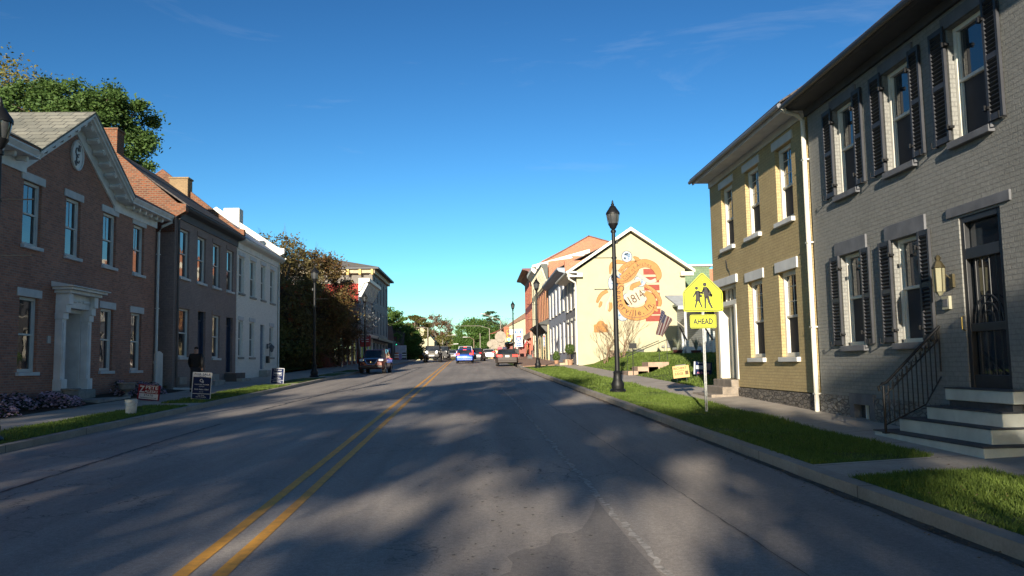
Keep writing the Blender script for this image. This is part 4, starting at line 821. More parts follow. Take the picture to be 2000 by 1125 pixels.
# ---- porch house set back behind the lawn
GW=mat('porch_white',(.50,.52,.52),.65,.14,2); CLAP=brick('white_clapboard',(.40,.43,.43),(.39,.42,.42),(.22,.24,.25),4.0,.14,.012,.7)
ph=thing('white_porch_house',(14.5,50,1.9),'white clapboard house with green gable and a front porch, set back behind the lawn','house')
q=MB(); q.box(14.3,24,51.5,60,1.2,5.6); q.build('wall',CLAP,ph)
q=MB(); q.box(14.0,24.3,51.2,60.3,5.6,5.75); q.build('roof',mat('green_metal_roof',(.16,.22,.17),.5,.25,1.5),ph)
q=MB(); q.box(15.6,17.85,62,66,2,8.95); to=q.build('tower',brick('green_shingle',(.17,.24,.15),(.14,.21,.13),(.08,.12,.08),.3,.2,.01,.4),ph); q=MB(); q.box(15.4,18.1,61.8,66.2,8.955,9.1); q.build('cornice',WHITE,to)
q=MB(); q.box(12.25,17,48.6,51.5,2.45,2.58); q.box(12.3,17,48.65,51.4,1.5,2.45,mi=1); q.build('porch_floor',[GW,CLAP],ph)
q=MB(); slab(q,(11.9,48.2,5.0),(17.3,48.2,5.0),(17.3,51.5,5.9),(11.9,51.5,5.9),.1); q.prism([(11.9,4.8),(17.3,4.8),(17.3,5.0),(11.9,5.0)],'y',48.2,48.4); q.build('porch_roof',GW,ph)
for x in (12.45,14.3,16.6):
    q=MB(); q.lathe([(.14,0),(.14,.2),(.08,.25),(.09,1.2),(.08,2.1),(.13,2.15),(.13,2.25)],(x,48.75,2.58),8); q.build('column',GW,ph)
for xa,xb_ in ((14.4,16.5),):
    r=MB(); r.box(xa,xb_,48.7,48.78,3.45,3.55); r.box(xa,xb_,48.7,48.78,2.72,2.8); n=14
    for i in range(n): x=xa+(i+.5)*(xb_-xa)/n; r.box(x-.03,x+.03,48.72,48.76,2.8,3.45)
    r.build('balustrade',GW,ph)
q=MB(); 
for k in range(5): q.box(12.3-.0,13.9,47.2+k*.28,48.6,1.72+.0+k*.15-.3,1.88+k*.15)
q.build('porch_steps',GW,ph)
for x in (11.95+.1,13.55):
    q=MB(); q.tube([(x,46.9,2.85),(x,48.6,3.75)],.055,6,mi=1); q.tube([(x,46.9,2.1),(x,48.6,2.85)],.035,4); 
    q.box(x-.07,x+.07,46.85,46.99,1.5,2.9); q.box(x-.07,x+.07,47.9,48.04,1.7,3.4); q.build('stair_rail',[GW,BLACKI],ph)
window(ph,14.3,-1,53,54.2,3.3,5.0,fm=GW); q=MB(); q.box(14.9,15.8,51.4,51.49,3.6,4.9); q.build('window',DARKM,ph)
# planters on the porch steps
def planter(loc,label,col=(.09,.03,.028),spiky=True,seed=1):
    t=thing('urn_planter',loc,label,'planter','urn planters on the porch steps'); q=MB(); q.lathe([(.16,0),(.17,.05),(.06,.12),(.07,.22),(.2,.35),(.27,.7),(.31,.74),(.29,.78),(.1,.74)],loc,12); q.tube([(loc[0]-.26,loc[1],loc[2]+.5),(loc[0]-.36,loc[1],loc[2]+.6),(loc[0]-.27,loc[1],loc[2]+.7)],.02,5); q.tube([(loc[0]+.26,loc[1],loc[2]+.5),(loc[0]+.36,loc[1],loc[2]+.6),(loc[0]+.27,loc[1],loc[2]+.7)],.02,5); q.build('urn',mat('urn_brown',col,.5,.2),t,smooth=True)
    rnd=random.Random(seed); q=MB()
    for i in range(30):
        a=rnd.uniform(0,6.28); l_=rnd.uniform(.5,.85); r_=rnd.uniform(.15,.45); p=Vector(loc)+Vector((0,0,.74)); e=p+Vector((math.cos(a)*r_,math.sin(a)*r_,l_)); m_=(p+e)/2+Vector((0,0,.08)); s=Vector((-math.sin(a),math.cos(a),0))*.022
        q.add([p-s,p+s,m_+s,m_-s,e],[(0,1,2,3),(3,2,4)])
    q.build('leaves',leafmat('yucca_leaf_%d'%seed,(.20,.22,.16),(.30,.32,.25)),t); return t
planter((12.35,46.2,1.55),'brown two-handled urn with spiky leaves at the foot of the porch steps',seed=1); planter((11.75,48.0,1.6),'dark urn with spiky leaves left behind the porch stair rail',(.03,.03,.03),seed=2)
# flag on a slanted pole
fl=thing('wall_flag',(12.5,50.6,3.9),'furled stars and stripes flag hanging from a slanted pole beside the mural wall','flag')
q=MB(); q.tube([(12.3,48.4,3.72),(11.1,49.2,4.9)],.02,6); q.build('flagpole',mat('pale_pole',(.5,.45,.35),.5),fl)
A=Vector((11.12,49.2,4.84)); B_=Vector((11.70,48.9,4.20)); C_=Vector((11.12,48.95,3.18)); D_=Vector((10.68,49.3,3.42))
nu,nv=13,10
def fp(u,v):
    p=A.lerp(B_,u).lerp(D_.lerp(C_,u),v); return p+Vector((.05*math.sin(u*9+v*2),-.09*math.sin(u*11+v),0))
FW=mat('flag_white',(.20,.18,.17),.9,.1); FRm=mat('flag_red',(.07,.018,.022),.9,.1); FB=mat('flag_blue',(.02,.025,.06),.9,.1)
q=MB()
for i in range(nu):
    for j in range(nv):
        q.quad(fp(i/nu,j/nv),fp((i+1)/nu,j/nv),fp((i+1)/nu,(j+1)/nv),fp(i/nu,(j+1)/nv),mi=(2 if i<7 and j<4 else (1 if i%2==0 else 0)))
for i in range(5):
    for j in range(4):
        p=fp((i+.8)/13,(j+.5)/10); s=.022; q.add([p+Vector((s*math.cos(k*1.2566+.3),-.012,s*math.sin(k*1.2566+.3))) for k in range(5)],[(0,1,2,3,4)],0)
q.build('cloth',[FW,FRm,FB],fl)
# lawn steps with pipe rails
ls=thing('lawn_steps',(6.9,41,1.1),'short concrete steps cut into the lawn mound before the mural','steps')
for k in range(3): q=MB(); q.box(7.0+k*.5,7.0+k*.5+1.0,38.6,40.1,.9,1.30+k*.2); q.build('step',mat('lawn_step',(.42,.30,.22),.9,.2),ls,bevel=.02)
for i,y in enumerate((38.5,40.2)):
    q=MB(); q.tube([(7.0,y,1.1),(7.0,y,2.0),(8.9,y,2.75),(8.9,y,1.8)],.022,6); tag(rebase(q.build('pipe_rail',mat('green_black_pipe',(.03,.04,.035),.5)),(7.0,y,1.1)),'dark pipe handrail on the %s side of the lawn steps'%('near' if i==0 else 'far'),'handrail','pipe handrails of the lawn steps')
q=MB(); q.box(7.05,7.4,38.2,38.24,2.35,2.6); q.tube([(7.22,38.25,1.2),(7.22,38.25,2.5)],.02,5); tag(rebase(q.build('small_sign',BLACKI),(7.2,38.2,1.2)),'small dark plate sign on a stick by the lawn steps','sign')

# ---- the row beyond the cream building
RB=thing('blue_grey_row_building',(7.1,72,1.6),'pale blue grey brick building with white windows, next beyond the mural building','building')
BLUEB=brick('blue_grey_brick',(.33,.36,.42),(.30,.33,.39),(.34,.36,.4),bw=.3,bh=.1)
far_front(RB,66.02,82,1.4,9.2,BLUEB,[(5,6.1,8.5,.42),(5,2.7,5.2,.42)],CREAMW,sill=CREAMW)
q=MB(); q.box(7.3,20,66.02,82,1,9.2); q.prism([(7.1,9.2),(7.1,10.0),(8.4,10.05),(8.4,10.0),(12,12.0),(18,9.2)],'y',66.02,66.4); q.build('wall',B_REDF,RB)
q=MB(); q.prism([(7.1,9.0),(6.6,9.15),(6.45,9.3),(6.45,9.45),(7.1,9.45)],'y',65.9,82); q.build('cornice',mat('blue_grey_paint',(.24,.28,.34),.6),RB)
q=MB(); slab(q,(6.45,66.4,9.46),(6.45,82,9.46),(12,82,12.0),(12,66.4,12.0)); q.build('roof',ROOFD,RB)
OC=thing('ornate_cream_building',(7.1,90,1.8),'tall cream brick building with dark bracketed cornice and green ground-floor canopy','building')
CRB=brick('cream_brick',(.55,.46,.28),(.50,.42,.26),(.5,.42,.28),bw=.3,bh=.1); BRN=mat('brown_panel',(.30,.11,.06),.7,.15)
far_front(OC,82.02,98,1.6,11.2,BRN,[(7,6.3,9.4,.46)],mat('ochre_trim',(.62,.42,.14),.6))
w=MB(); w.box(7.02,7.098,82.02,98,1.6,5.6); w.box(7.02,7.098,82.02,98,9.6,11.2); 
for k in range(6): y=82.05+k*3.15; w.box(6.95,7.098,y,y+.35,1.6,5.6)
w.build('facade_wall',CRB,OC)
for k in range(5): q=MB(); q.box(6.98,7.019,82.9+k*3.15,84.9+k*3.15,2.2,5.0); q.build('shop_window',GLASS if k%2 else mat('green_door',(.12,.2,.12),.5),OC)
q=MB(); q.prism([(7.1,10.2),(6.9,10.3),(6.6,11.3),(6.4,11.5),(6.4,11.75),(7.1,11.75)],'y',82.0,98); q.build('cornice',mat('dark_cornice',(.06,.07,.065),.6),OC)
for k in range(14): q=MB(); q.prism([(7.0,9.9),(6.9,9.9),(6.42,11.2),(6.42,11.45),(7.0,11.45)],'y',82.2+k*1.15,82.5+k*1.15); q.build('bracket',mat('cream_bracket',(.55,.5,.36),.6),OC)
q=MB(); q.prism([(7.1,5.6),(6.2,5.65),(6.1,5.8),(7.1,6.2)],'y',82.2,97.8); q.build('canopy',mat('black_canopy',(.03,.035,.035),.6),OC)
for k in range(12): q=MB(); q.prism([(7.0,4.9),(6.85,4.9),(6.3,5.55),(6.3,5.65),(7.0,5.65)],'y',82.6+k*1.3,82.75+k*1.3); q.build('canopy_bracket',DARKM,OC)
q=MB(); q.prism([(7.2,2),(7.2,12.0),(9.7,12.3),(9.7,12.5),(11.6,12.5),(13.5,13.2),(20,10),(20,2)],'y',82.05,82.5); q.box(7.2,20,82.5,98,1,11.5); q.build('party_wall',B_REDF,OC)
q=MB(); q.box(9.6,11.7,82.0,82.55,12.5,12.62); q.build('coping',CREAMW,OC)
WC=thing('white_pilaster_building',(7.1,102.5,2.1),'narrow cream pilastered front with pale sloping gable coping above','building')
far_front(WC,98.02,107,1.8,12.6,CREAM,[(3,6.3,9.6,.42),(3,10.2,12.2,.42),(3,2.5,5.4,.5)],CREAMW)
q=MB(); q.prism([(7.2,2),(7.2,13.1),(13.65,15.0),(19,12.5),(19,2)],'y',98.1,98.6); q.box(7.2,19,98.6,107,2,12.5); q.build('wall',B_REDF,WC)
q=MB(); q.prism([(6.6,13.2),(6.6,13.55),(13.65,15.45),(13.65,15.0),(7.1,13.1)],'y',98.0,98.8); q.prism([(7.1,12.3),(6.5,12.9),(6.5,13.3),(7.1,13.3)],'y',98,107); q.build('coping',CREAMW,WC)
RD=thing('red_brick_corner_building',(7.1,115,2.3),'tall red three-storey building with yellow window trim and flags at the far corner','building')
far_front(RD,107.02,123,2,13.6,mat('oxblood_paint',(.28,.045,.04),.7,.15),[(6,9.8,12.9,.5),(6,6.0,9.0,.5),(6,2.6,5.0,.55)],mat('yellow_trim',(.72,.50,.16),.6))
q=MB(); q.prism([(7.2,2),(7.2,14.3),(8.7,15.3),(14.8,18.4),(17.5,17.7),(22,15),(22,2)],'y',107.1,107.8); q.box(7.2,22,107.8,123,2,14); q.build('wall',B_REDF,RD)
q=MB(); slab(q,(8.2,107.0,14.9),(8.2,107.9,14.9),(14.8,107.9,18.55),(14.8,107.0,18.55),.15); slab(q,(18,107.0,17.6),(18,107.9,17.6),(14.8,107.9,18.55),(14.8,107.0,18.55),.15); q.build('coping',mat('dark_brick_coping',(.16,.07,.05),.8),RD)
q=MB(); q.prism([(7.1,13.4),(6.5,13.9),(5.9,14.0),(5.9,14.2),(7.1,14.2)],'y',106.7,123.2); q.build('cornice',mat('oxblood_cornice',(.13,.04,.04),.6),RD)
q=MB(); q.box(6.75,7.095,107.1,122.9,5.1,5.9); q.build('shop_sign',mat('shop_fascia',(.30,.18,.13),.6),RD)
q=MB(); q.box(6.9,7.095,107.1,108.4,2,5.1); q.box(6.9,7.095,110.6,111.4,2,5.1); q.box(6.9,7.095,114,114.8,2,5.1); q.build('shop_front',mat('shop_red',(.55,.09,.04),.5),RD)
for k in range(2):
    q=MB(); y=109+k*6; q.tube([(7.0,y,4.5),(5.3,y,5.3)],.04,5)
    fo=q.build('angled_flag',mat('flag_stick',(.4,.35,.3),.5)); tag(rebase(fo,(7.0,y,4.5)),'small striped flag on a slanted stick, %s of the two on the red corner building'%('nearer' if k==0 else 'farther'),'flag','flags on the red corner building')
    q=MB(); 
    for s in range(6): q.prism([(5.35+s*.2,5.2-s*.09),(5.55+s*.2,5.1-s*.09),(5.55+s*.2-.5,3.9-s*.05),(5.35+s*.2-.5,4.0-s*.05)],'y',y,y+.02,mi=s%2)
    ORG[fo.name]=Vector((7.0,y,4.5)); q.build('cloth',[mat('flag_white2',(.6,.56,.5),.9),mat('flag_red2',(.4,.05,.05),.9)],fo)
# lit yellow gable far beyond and the shops
FC=thing('far_yellow_gable_building',(9,150,2.4),'plain pale yellow gable wall beyond the red corner building','building')
q=MB(); q.prism([(4.8,1.5),(4.8,8.3),(9.3,11.2),(16,13.5),(25,9),(25,1.5)],'y',150,165); q.build('wall',CREAM,FC)
q=MB(); q.prism([(4.5,8.1),(4.5,8.35),(9.3,11.5),(16,13.9),(16,13.5)],'y',149.7,165.2); q.build('roof',mat('brown_verge',(.2,.12,.08),.8),FC)
q=MB(); q.box(5.3,6.6,149.9,149.98,2.3,5.4); q.box(7.2,9,149.9,149.98,2.3,5.0); q.build('shop_front',mat('shop_dark_red',(.25,.07,.05),.6),FC)
q=MB(); q.prism([(4.4,5.2),(9.6,5.9),(9.6,6.05),(4.4,5.35)],'y',148.3,149.9); q.build('awning',DARKM,FC)
SG=thing('rooftop_shop_sign',(3.2,137,2.4),'low shop with big pale curved sign boards stacked above its door','shop')
q=MB(); q.box(2.0,5.6,138,144,2.0,4.2); q.build('wall',mat('shop_tan',(.5,.36,.2),.8),SG); q=MB(); q.box(2.0,4.6,137.4,137.6,4.2,6.0); q.lathe([(0,-.1),(.75,-.1),(.75,.1),(0,.1)],(0,0,0),14); 
q=MB(); q.box(2.0,4.4,137.4,137.6,4.3,5.9); q.prism([(3.7+.95*math.cos(a*.4),6.3+.95*math.sin(a*.4)) for a in range(16)],'y',137.2,137.38); q.prism([(1.9+.5*math.cos(a*.4),5.1+.5*math.sin(a*.4)) for a in range(16)],'y',137.2,137.38); q.build('sign_board',mat('sign_cream',(.27,.23,.18),.6,.2,3),SG)
q=MB(); slab(q,(1.9,136.6,5.9+.9),(2.9,136.6,7.0),(4.9,142,8.2),(3.0,142,7.4)); q.box(4.3,5.2,138,139,6.2,8.0); q.build('roof',mat('terracotta_roof',(.35,.13,.07),.8),SG)

# ================================================================ LEFT: beyond the trees
dr_=thing('dark_red_shop',(-12.6,76,1.6),'low dark red brick shop with awning and pale posts, behind the trees','shop')
q=MB(); q.box(-24,-12.6,70,86,1,5.0); q.build('wall',brick('dark_red_brick',(.17,.05,.045),(.14,.045,.04),(.12,.06,.05),bw=.3,bh=.1),dr_)
q=MB(); q.box(-12.6,-11.6,71,85,4.75,4.9); q.box(-12.59,-12.5,70.5,85.5,4.95,5.3); q.build('awning',mat('dark_green_awning',(.03,.06,.055),.6),dr_)
for k in range(5): q=MB(); q.box(-12.59,-12.53,72+k*2.8,73.6+k*2.8,2.2,4.4); q.build('window',GLASS,dr_)
for k in range(6): q=MB(); q.box(-11.75,-11.65,71+k*2.7,71.1+k*2.7,1.6,4.75); q.build('post',mat('pale_post',(.35,.33,.33),.6),dr_)
wf=thing('white_cornice_building',(-12.5,90,2),'two-storey building with bright red side wall and heavy white bracketed cornice','building')
RW=brick('bright_red_siding',(.42,.05,.04),(.40,.05,.04),(.25,.04,.03),6,.16,.012,.5)
q=MB(); q.box(-24,-12.5,86.02,96,1.5,10.4); q.build('wall',RW,wf)
w=MB(); w.box(-12.499,-12.42,86.0,96,1.6,10.5); w.build('facade_wall',mat('grey_lilac_paint',(.20,.21,.24),.7,.15),wf)
for k in range(4): window(wf,-12.40,1,86.6+k*2.4,87.7+k*2.4,5.9,8.4,fm=WHITE,lint=WHITE,depth=.02,simple=True)
q=MB(); q.prism([(-12.42,9.6),(-12.2,9.7),(-11.9,10.4),(-11.3,10.6),(-11.3,10.95),(-12.42,10.95)],'y',85.8,96.1); q.build('cornice',CREAMW,wf)
for k in range(9): q=MB(); q.prism([(-12.42,9.0),(-12.2,9.0),(-11.5,10.3),(-11.5,10.5),(-12.42,10.5)],'y',86+k*1.15,86.3+k*1.15); q.build('bracket',WHITE,wf)
q=MB(); q.prism([(-12.42,4.9),(-11.7,4.9),(-11.6,5.2),(-12.42,5.4)],'y',86,96); q.build('canopy',WHITE,wf)
for k in range(3): q=MB(); q.box(-12.41,-12.36,86.8+k*3.1,88.9+k*3.1,2.3,4.6); q.build('shop_window',BLUEGLASS,wf)
for k in range(4): q=MB(); q.box(-12.41,-12.25,86.1+k*3.1,86.5+k*3.1,1.7,4.9); q.build('pilaster',WHITE,wf)
hp=thing('tall_grey_corner_building',(-12.3,103,2),'tall grey three-storey brick building with dark hipped roof at the crossing','building')
HB=brick('warm_grey_brick',(.20,.185,.17),(.17,.16,.15),(.2,.19,.18),bw=.3,bh=.1)
q=MB(); q.box(-26,-12.7,96.3,112,1.6,13.0); q.build('wall',HB,hp)
w=MB(); hh=[]
far_front(hp,96.02,112,1.6,13.0,mat('blue_grey_front',(.12,.14,.18),.7,.15),[(5,9.4,12.2,.36),(5,5.6,8.4,.36),(5,2.4,4.6,.55)],mat('grey_sash',(.25,.27,.3),.6),X=-12.3,out=1)
q=MB(); q.box(-12.69,-12.3,96.02,96.29,1.6,13.0); q.build('corner_pier',HB,hp)
q=MB(); q.box(-27,-11.5,95.2,112.8,13.05,13.25); q.box(-26.5,-12.0,95.6,112.4,12.6,13.05,mi=1); q.box(-12.29,-11.6,96,112,4.8,5.1); q.build('cornice',[mat('dark_eave',(.05,.055,.07),.6),mat('cream_eave',(.36,.30,.20),.6)],hp)
for k in range(4): q=MB(); q.box(-16.5+k*1.4-.1,-16.5+k*1.4+.15,95.3,95.6,12.4,13.04); q.build('bracket',mat('ochre_bracket',(.65,.42,.12),.6),hp)
q=MB(); q.add([(-27,95.2,13.26),(-11.5,95.2,13.26),(-11.5,112.8,13.26),(-27,112.8,13.26),(-19,101,15.2),(-19,107,15.2)],[(0,1,4),(1,2,5,4),(2,3,5),(3,0,4,5)]); q.build('roof',mat('grey_hip_roof',(.16,.15,.14),.8),hp)
q=MB(); q.cbox((-11.9,90.2,4.0),.08,2.0,1.0); q.build('x',WHITE,wf) if False else None
# hanging signs
q=MB(); n=20; q.prism([(-11.0+.62*math.cos(2*math.pi*k/n),4.2+.72*math.sin(2*math.pi*k/n)) if False else (-10.95+.62*max(-.86,min(.86,1.15*math.cos(2*math.pi*k/n))),4.2+.7*max(-.8,min(.8,1.1*math.sin(2*math.pi*k/n)))) for k in range(n)],'y',80,80.1); so_=q.build('oval_shop_sign',mat('sign_red',(.36,.03,.03),.5),None); tag(rebase(so_,(-11,80,3.5)),'red rounded shop sign hanging over the left pavement near the parked red car','sign'); ORG[so_.name]=Vector((-11,80,3.5))
q=MB(); text(q,'BAKERY'[:0] or 'OPEN',.28,(-10.95,79.985,4.2),(1,0,0),(0,0,1)) if False else [q.box(-11.3,-10.6,79.97,79.985,4.12+i*.2,4.17+i*.2) for i in range(2)]; q.build('lettering',TEXTWHT,so_); q=MB(); q.tube([(-12.5,80.05,4.95),(-10.5,80.05,4.95)],.03,5); q.tube([(-11.2,80.05,4.75),(-11.2,80.05,4.95)],.015,4); q.build('bracket',BLACKI,so_)
q=MB(); q.box(-12.45,-11.1,76,76.06,5.2,5.95); q.tube([(-12.5,76.03,6.05),(-11.0,76.03,6.05)],.03,5); o=q.build('board_sign',mat('sign_dark_green',(.03,.075,.07),.6)); tag(rebase(o,(-12,76,5)),'dark green board sign hanging above the left shop awning','sign'); ORG[o.name]=Vector((-12,76,5)); q=MB(); q.box(-12.3,-11.25,75.98,75.995,5.32,5.4); q.box(-12.2,-11.35,75.98,75.995,5.6,5.66); q.build('lettering',TEXTWHT,o)
# corner shops farther on
s1=thing('brown_roof_shop',(-13,127,2.3),'low dark shop with brown shingle mansard and pillars beyond the grey corner building','shop')
q=MB(); q.box(-26,-12.9,124,136,1.8,5.6); q.build('wall',mat('shop_black',(.03,.03,.035),.7),s1); q=MB(); slab(q,(-26,123.6,5.6),(-12.6,123.6,5.6),(-13.2,126.5,7.9),(-26,126.5,7.9)); q.build('roof',brick('brown_shingle',(.26,.13,.09),(.22,.11,.08),(.1,.05,.04),.4,.25,.012,.5,slope=1.5),s1)
q=MB(); q.box(-14.6,-13.2,123.9,123.98,2.7,4.4); q.build('window',mat('lit_lilac_window',(.35,.33,.6),.4),s1)  # pane in a plain pale lilac colour, without emission
s2=thing('stone_gable_shop',(-12.6,137,2.3),'old pale-roofed stone shop with dark gable facing the crossing','shop')
q=MB(); q.prism([(-26,2),(-12.6,2),(-12.4,7.3),(-13.2,8.2),(-15,8.0),(-26,8.0)],'y',137,150); q.build('wall',stone('dark_stone',(.09,.09,.09),(.05,.05,.055),(.13,.12,.11),1.2),s2); q=MB(); slab(q,(-26,136.5,8.2),(-13.6,136.5,8.2),(-14.4,140,9.8),(-26,140,9.8)); q.build('roof',mat('pale_tan_roof',(.50,.42,.32),.8),s2)
q=MB(); q.box(-13.1,-11.2,128,128.3,2.5,4.9); q.box(-13.1,-11.2,127.9,128.0,2.5,3.6,mi=1); q.build('x',[mat('white_booth',(.45,.47,.58),.5),mat('lilac_panel',(.30,.27,.62),.5)]).name='street_booth'; tag(bpy.data.objects['street_booth'],'white and lilac kiosk beside the far traffic light','kiosk')
yw=thing('far_yellow_house',(-12.5,190,2.4),'pale yellow gabled house behind the bushes at the crossing','house')
q=MB(); q.prism([(-17,2),(-17,8.2),(-13.0,10.6),(-10.2,7.3),(-10.2,2)],'y',190,204); q.build('wall',CREAM,yw); q=MB(); slab(q,(-10.0,189.6,7.1),(-10.0,204,7.1),(-13.1,204,10.9),(-13.1,189.6,10.9)); slab(q,(-17.4,189.6,8.0),(-17.4,204,8.0),(-13.1,204,10.9),(-13.1,189.6,10.9)); q.build('roof',mat('pale_roof',(.5,.42,.3),.8),yw)
# ================================================================ street lamps
def lamp_proto(loc,label,arms=True,side=-1):
    t=thing('street_lamp',loc,label,'street lamp','black ornamental street lamps'); x,y,z=loc
    q=MB(); q.lathe([(.26,0),(.27,.06),(.24,.10),(.20,.13),(.21,.2),(.22,.28),(.15,.42),(.13,.62),(.145,.66),(.10,.72)],loc,16); q.build('base',BLACKI,t,smooth=True)
    q=MB(); n=12; q.lathe([(.085,.7),(.078,3),(.062,5.35),(.09,5.36),(.095,5.42),(.06,5.46)],loc,12); q.build('pole',BLACKI,t,smooth=True)
    for zz in (3.44,4.50): q=MB(); q.tube([(x,y,z+zz),(x+side*.66,y,z+zz)],.014,6); q.lathe([(0.0,-.022),(.022,-.01),(.022,.01),(0,.022)],(x+side*.67,y,z+zz),6); q.lathe([(.088,-.03),(.088,.03)],(x,y,z+zz),10); q.build('banner_arm',BLACKI,t)
    q=MB(); q.lathe([(.05,5.46),(.11,5.52),(.12,5.56),(.16,5.62),(.17,5.66)],loc,10); q.lathe([(.235,6.02),(.22,6.06),(.15,6.16),(.09,6.26),(.05,6.28),(.06,6.33),(.03,6.36),(.035,6.40),(.008,6.47)],loc,12)
    for k in range(6): a=2*math.pi*k/6; q.tube([(x+.165*math.cos(a),y+.165*math.sin(a),z+5.66),(x+.225*math.cos(a),y+.225*math.sin(a),z+6.02)],.012,5)
    q.lathe([(.236,5.98),(.236,6.02)],loc,12); lh=q.build('lantern',BLACKI,t,smooth=True)
    q=MB(); q.lathe([(.145,5.665),(.205,5.9),(.21,5.985)],loc,12); q.build('lamp_glass',mat('lamp_glass',(.07,.075,.08),.12,.15,5,spec=.8),lh,smooth=True)
    q=MB(); q.cbox((x+.11,y,z+5.05),.06,.08,.14); q.build('outlet_box',BLACKI,t); return t
lp=lamp_proto((4.60,27.2,rz_(27.2)+.13),'nearest street lamp on the right verge, in front of the mural')
for loc,lab,sd in (((4.18,58.0,1.40),'second street lamp on the right, in front of the ornate cream building',1),((3.75,88,rz_(88)+.13),'third street lamp on the right, farthest, by the highway route signs',1),
   ((-9.4,47.5,rz_(47.5)+.12),'street lamp on the left before the dark leafy trees',-1),((-9.75,71,rz_(71)+.12),'farthest street lamp on the left, just behind the parked red car',-1),((-8.98,15.5,rz_(15.5)+.12),'street lamp cut off by the left edge of the photo',-1)):
    copy_tree(lp,loc,0 if sd>0 else math.pi,label=lab)
# ================================================================ school crossing sign
SX,SY,SZ=5.16,18.59,rz_(18.59)+.15
YG=mat('fluorescent_yellow_green',(.50,.55,.01),.45,.05,3); SB=mat('sign_back',(.4,.4,.4),.5)
sg=thing('school_crossing_sign',(SX,SY,SZ),'yellow-green pentagon school crossing sign on a perforated steel post, right verge','sign')
q=MB(); q.box(SX-.028,SX+.028,SY+.0,SY+.045,SZ-.05,SZ+3.1); q.build('post',GALV,sg)
q=MB()
for k in range(100): q.box(SX-.009,SX+.009,SY-.003,SY+.0,SZ+.05+k*.03,SZ+.066+k*.03)
h=q.build('post_holes',TEXTBLK,sg)
def rpoly(P,r,n=4):
    out=[]; N_=len(P)
    for i in range(N_):
        p=Vector(P[i]);a=(Vector(P[i-1])-p).normalized();b=(Vector(P[(i+1)%N_])-p).normalized(); A_=p+a*r*1.2; B2=p+b*r*1.2
        for k in range(n+1): t=k/n; out.append(tuple((1-t)**2*A_+2*t*(1-t)*p+t*t*B2))
    return out
cx,zb_=5.17,2.85
pent=[(cx-.46,zb_),(cx+.46,zb_),(cx+.46,zb_+.46),(cx,zb_+.91),(cx-.46,zb_+.46)]
def inset(P,d):
    c=Vector((sum(p[0] for p in P)/len(P),sum(p[1] for p in P)/len(P))); N_=len(P); out=[]
    for i in range(N_):
        p=Vector(P[i]); e1=(p-Vector(P[i-1])).normalized(); e2=(Vector(P[(i+1)%N_])-p).normalized(); n1=Vector((-e1.y,e1.x)); n2=Vector((-e2.y,e2.x)); b=(n1+n2); b=b/ (b.length_squared)*2; out.append(tuple(p+b*d))
    return out
q=MB(); q.prism(rpoly(pent,.05),'y',SY-.012,SY-.004); pp=q.build('sign_panel',YG,sg)
def border(par,P,r,y,d0=.018,d1=.034,m=TEXTBLK):
    a=rpoly(inset(P,d0),r); b=rpoly(inset(P,d1),r*.8); q=MB(); n=len(a); q.add([(p[0],y,p[1]) for p in a]+[(p[0],y,p[1]) for p in b],[(i,(i+1)%n,n+(i+1)%n,n+i) for i in range(n)]); return q.build('border',m,par)
border(pp,pent,.045,SY-.0145)
# the two figures (flat symbol)
q=MB(); Yf=SY-.0155
def sp_(pts): 
    vs=[(cx+(px-1371.5)/86.1,Yf,zb_+(607-py)/86.1) for px,py in pts]; q.add(vs,[tuple(range(len(vs)))])
def dsc(px,py,r): sp_([(px+r*math.cos(a*.5236),py+r*math.sin(a*.5236)) for a in range(12)])
f=lambda X_,Y_:(1300+X_/3.75,520+Y_/3.75)
dsc(*f(222,151),3.3); dsc(*f(285,124),3.9)
for poly in ([(212,170),(238,168),(250,190),(246,225),(250,250),(208,248),(215,222),(214,195)],[(214,175),(222,185),(200,218),(191,213)],[(236,172),(262,180),(274,192),(268,196),(240,190)],[(242,196),(262,202),(260,222),(242,218)],
  [(215,246),(228,246),(215,290),(208,300),(202,294)],[(232,246),(246,246),(263,290),(262,300),(255,297)],
  [(272,142),(302,142),(314,170),(312,220),(278,222),(272,180)],[(274,148),(282,160),(266,192),(254,188)],[(300,148),(310,150),(330,182),(340,210),(334,216),(312,190)],[(312,194),(342,198),(338,218),(314,214)],
  [(278,218),(296,218),(290,260),(288,304),(276,304),(278,260)],[(294,216),(314,216),(322,256),(340,298),(336,305),(328,302),(306,262)]):
    sp_([f(*p) for p in poly])
q.build('pedestrian_symbol',TEXTBLK,pp)
q=MB(); 
for z in (zb_+.06,zb_+.72): q.lathe([(0,-.006),(.012,-.006),(.01,0)],(cx,SY-.02,z),6)
q.build('bolt',GALV,pp)
ah=[(4.85,2.47),(5.46,2.47),(5.46,2.78),(4.85,2.78)]
q=MB(); q.prism(rpoly(ah,.04),'y',SY-.012,SY-.004); a2=q.build('ahead_panel',YG,sg); border(a2,ah,.035,SY-.0145,.012,.024)
q=MB(); text(q,'AHEAD',.185,(5.155,SY-.0155,2.618),(1,0,0),(0,0,1),bold=.006,width=.46); q.build('lettering',TEXTBLK,a2)
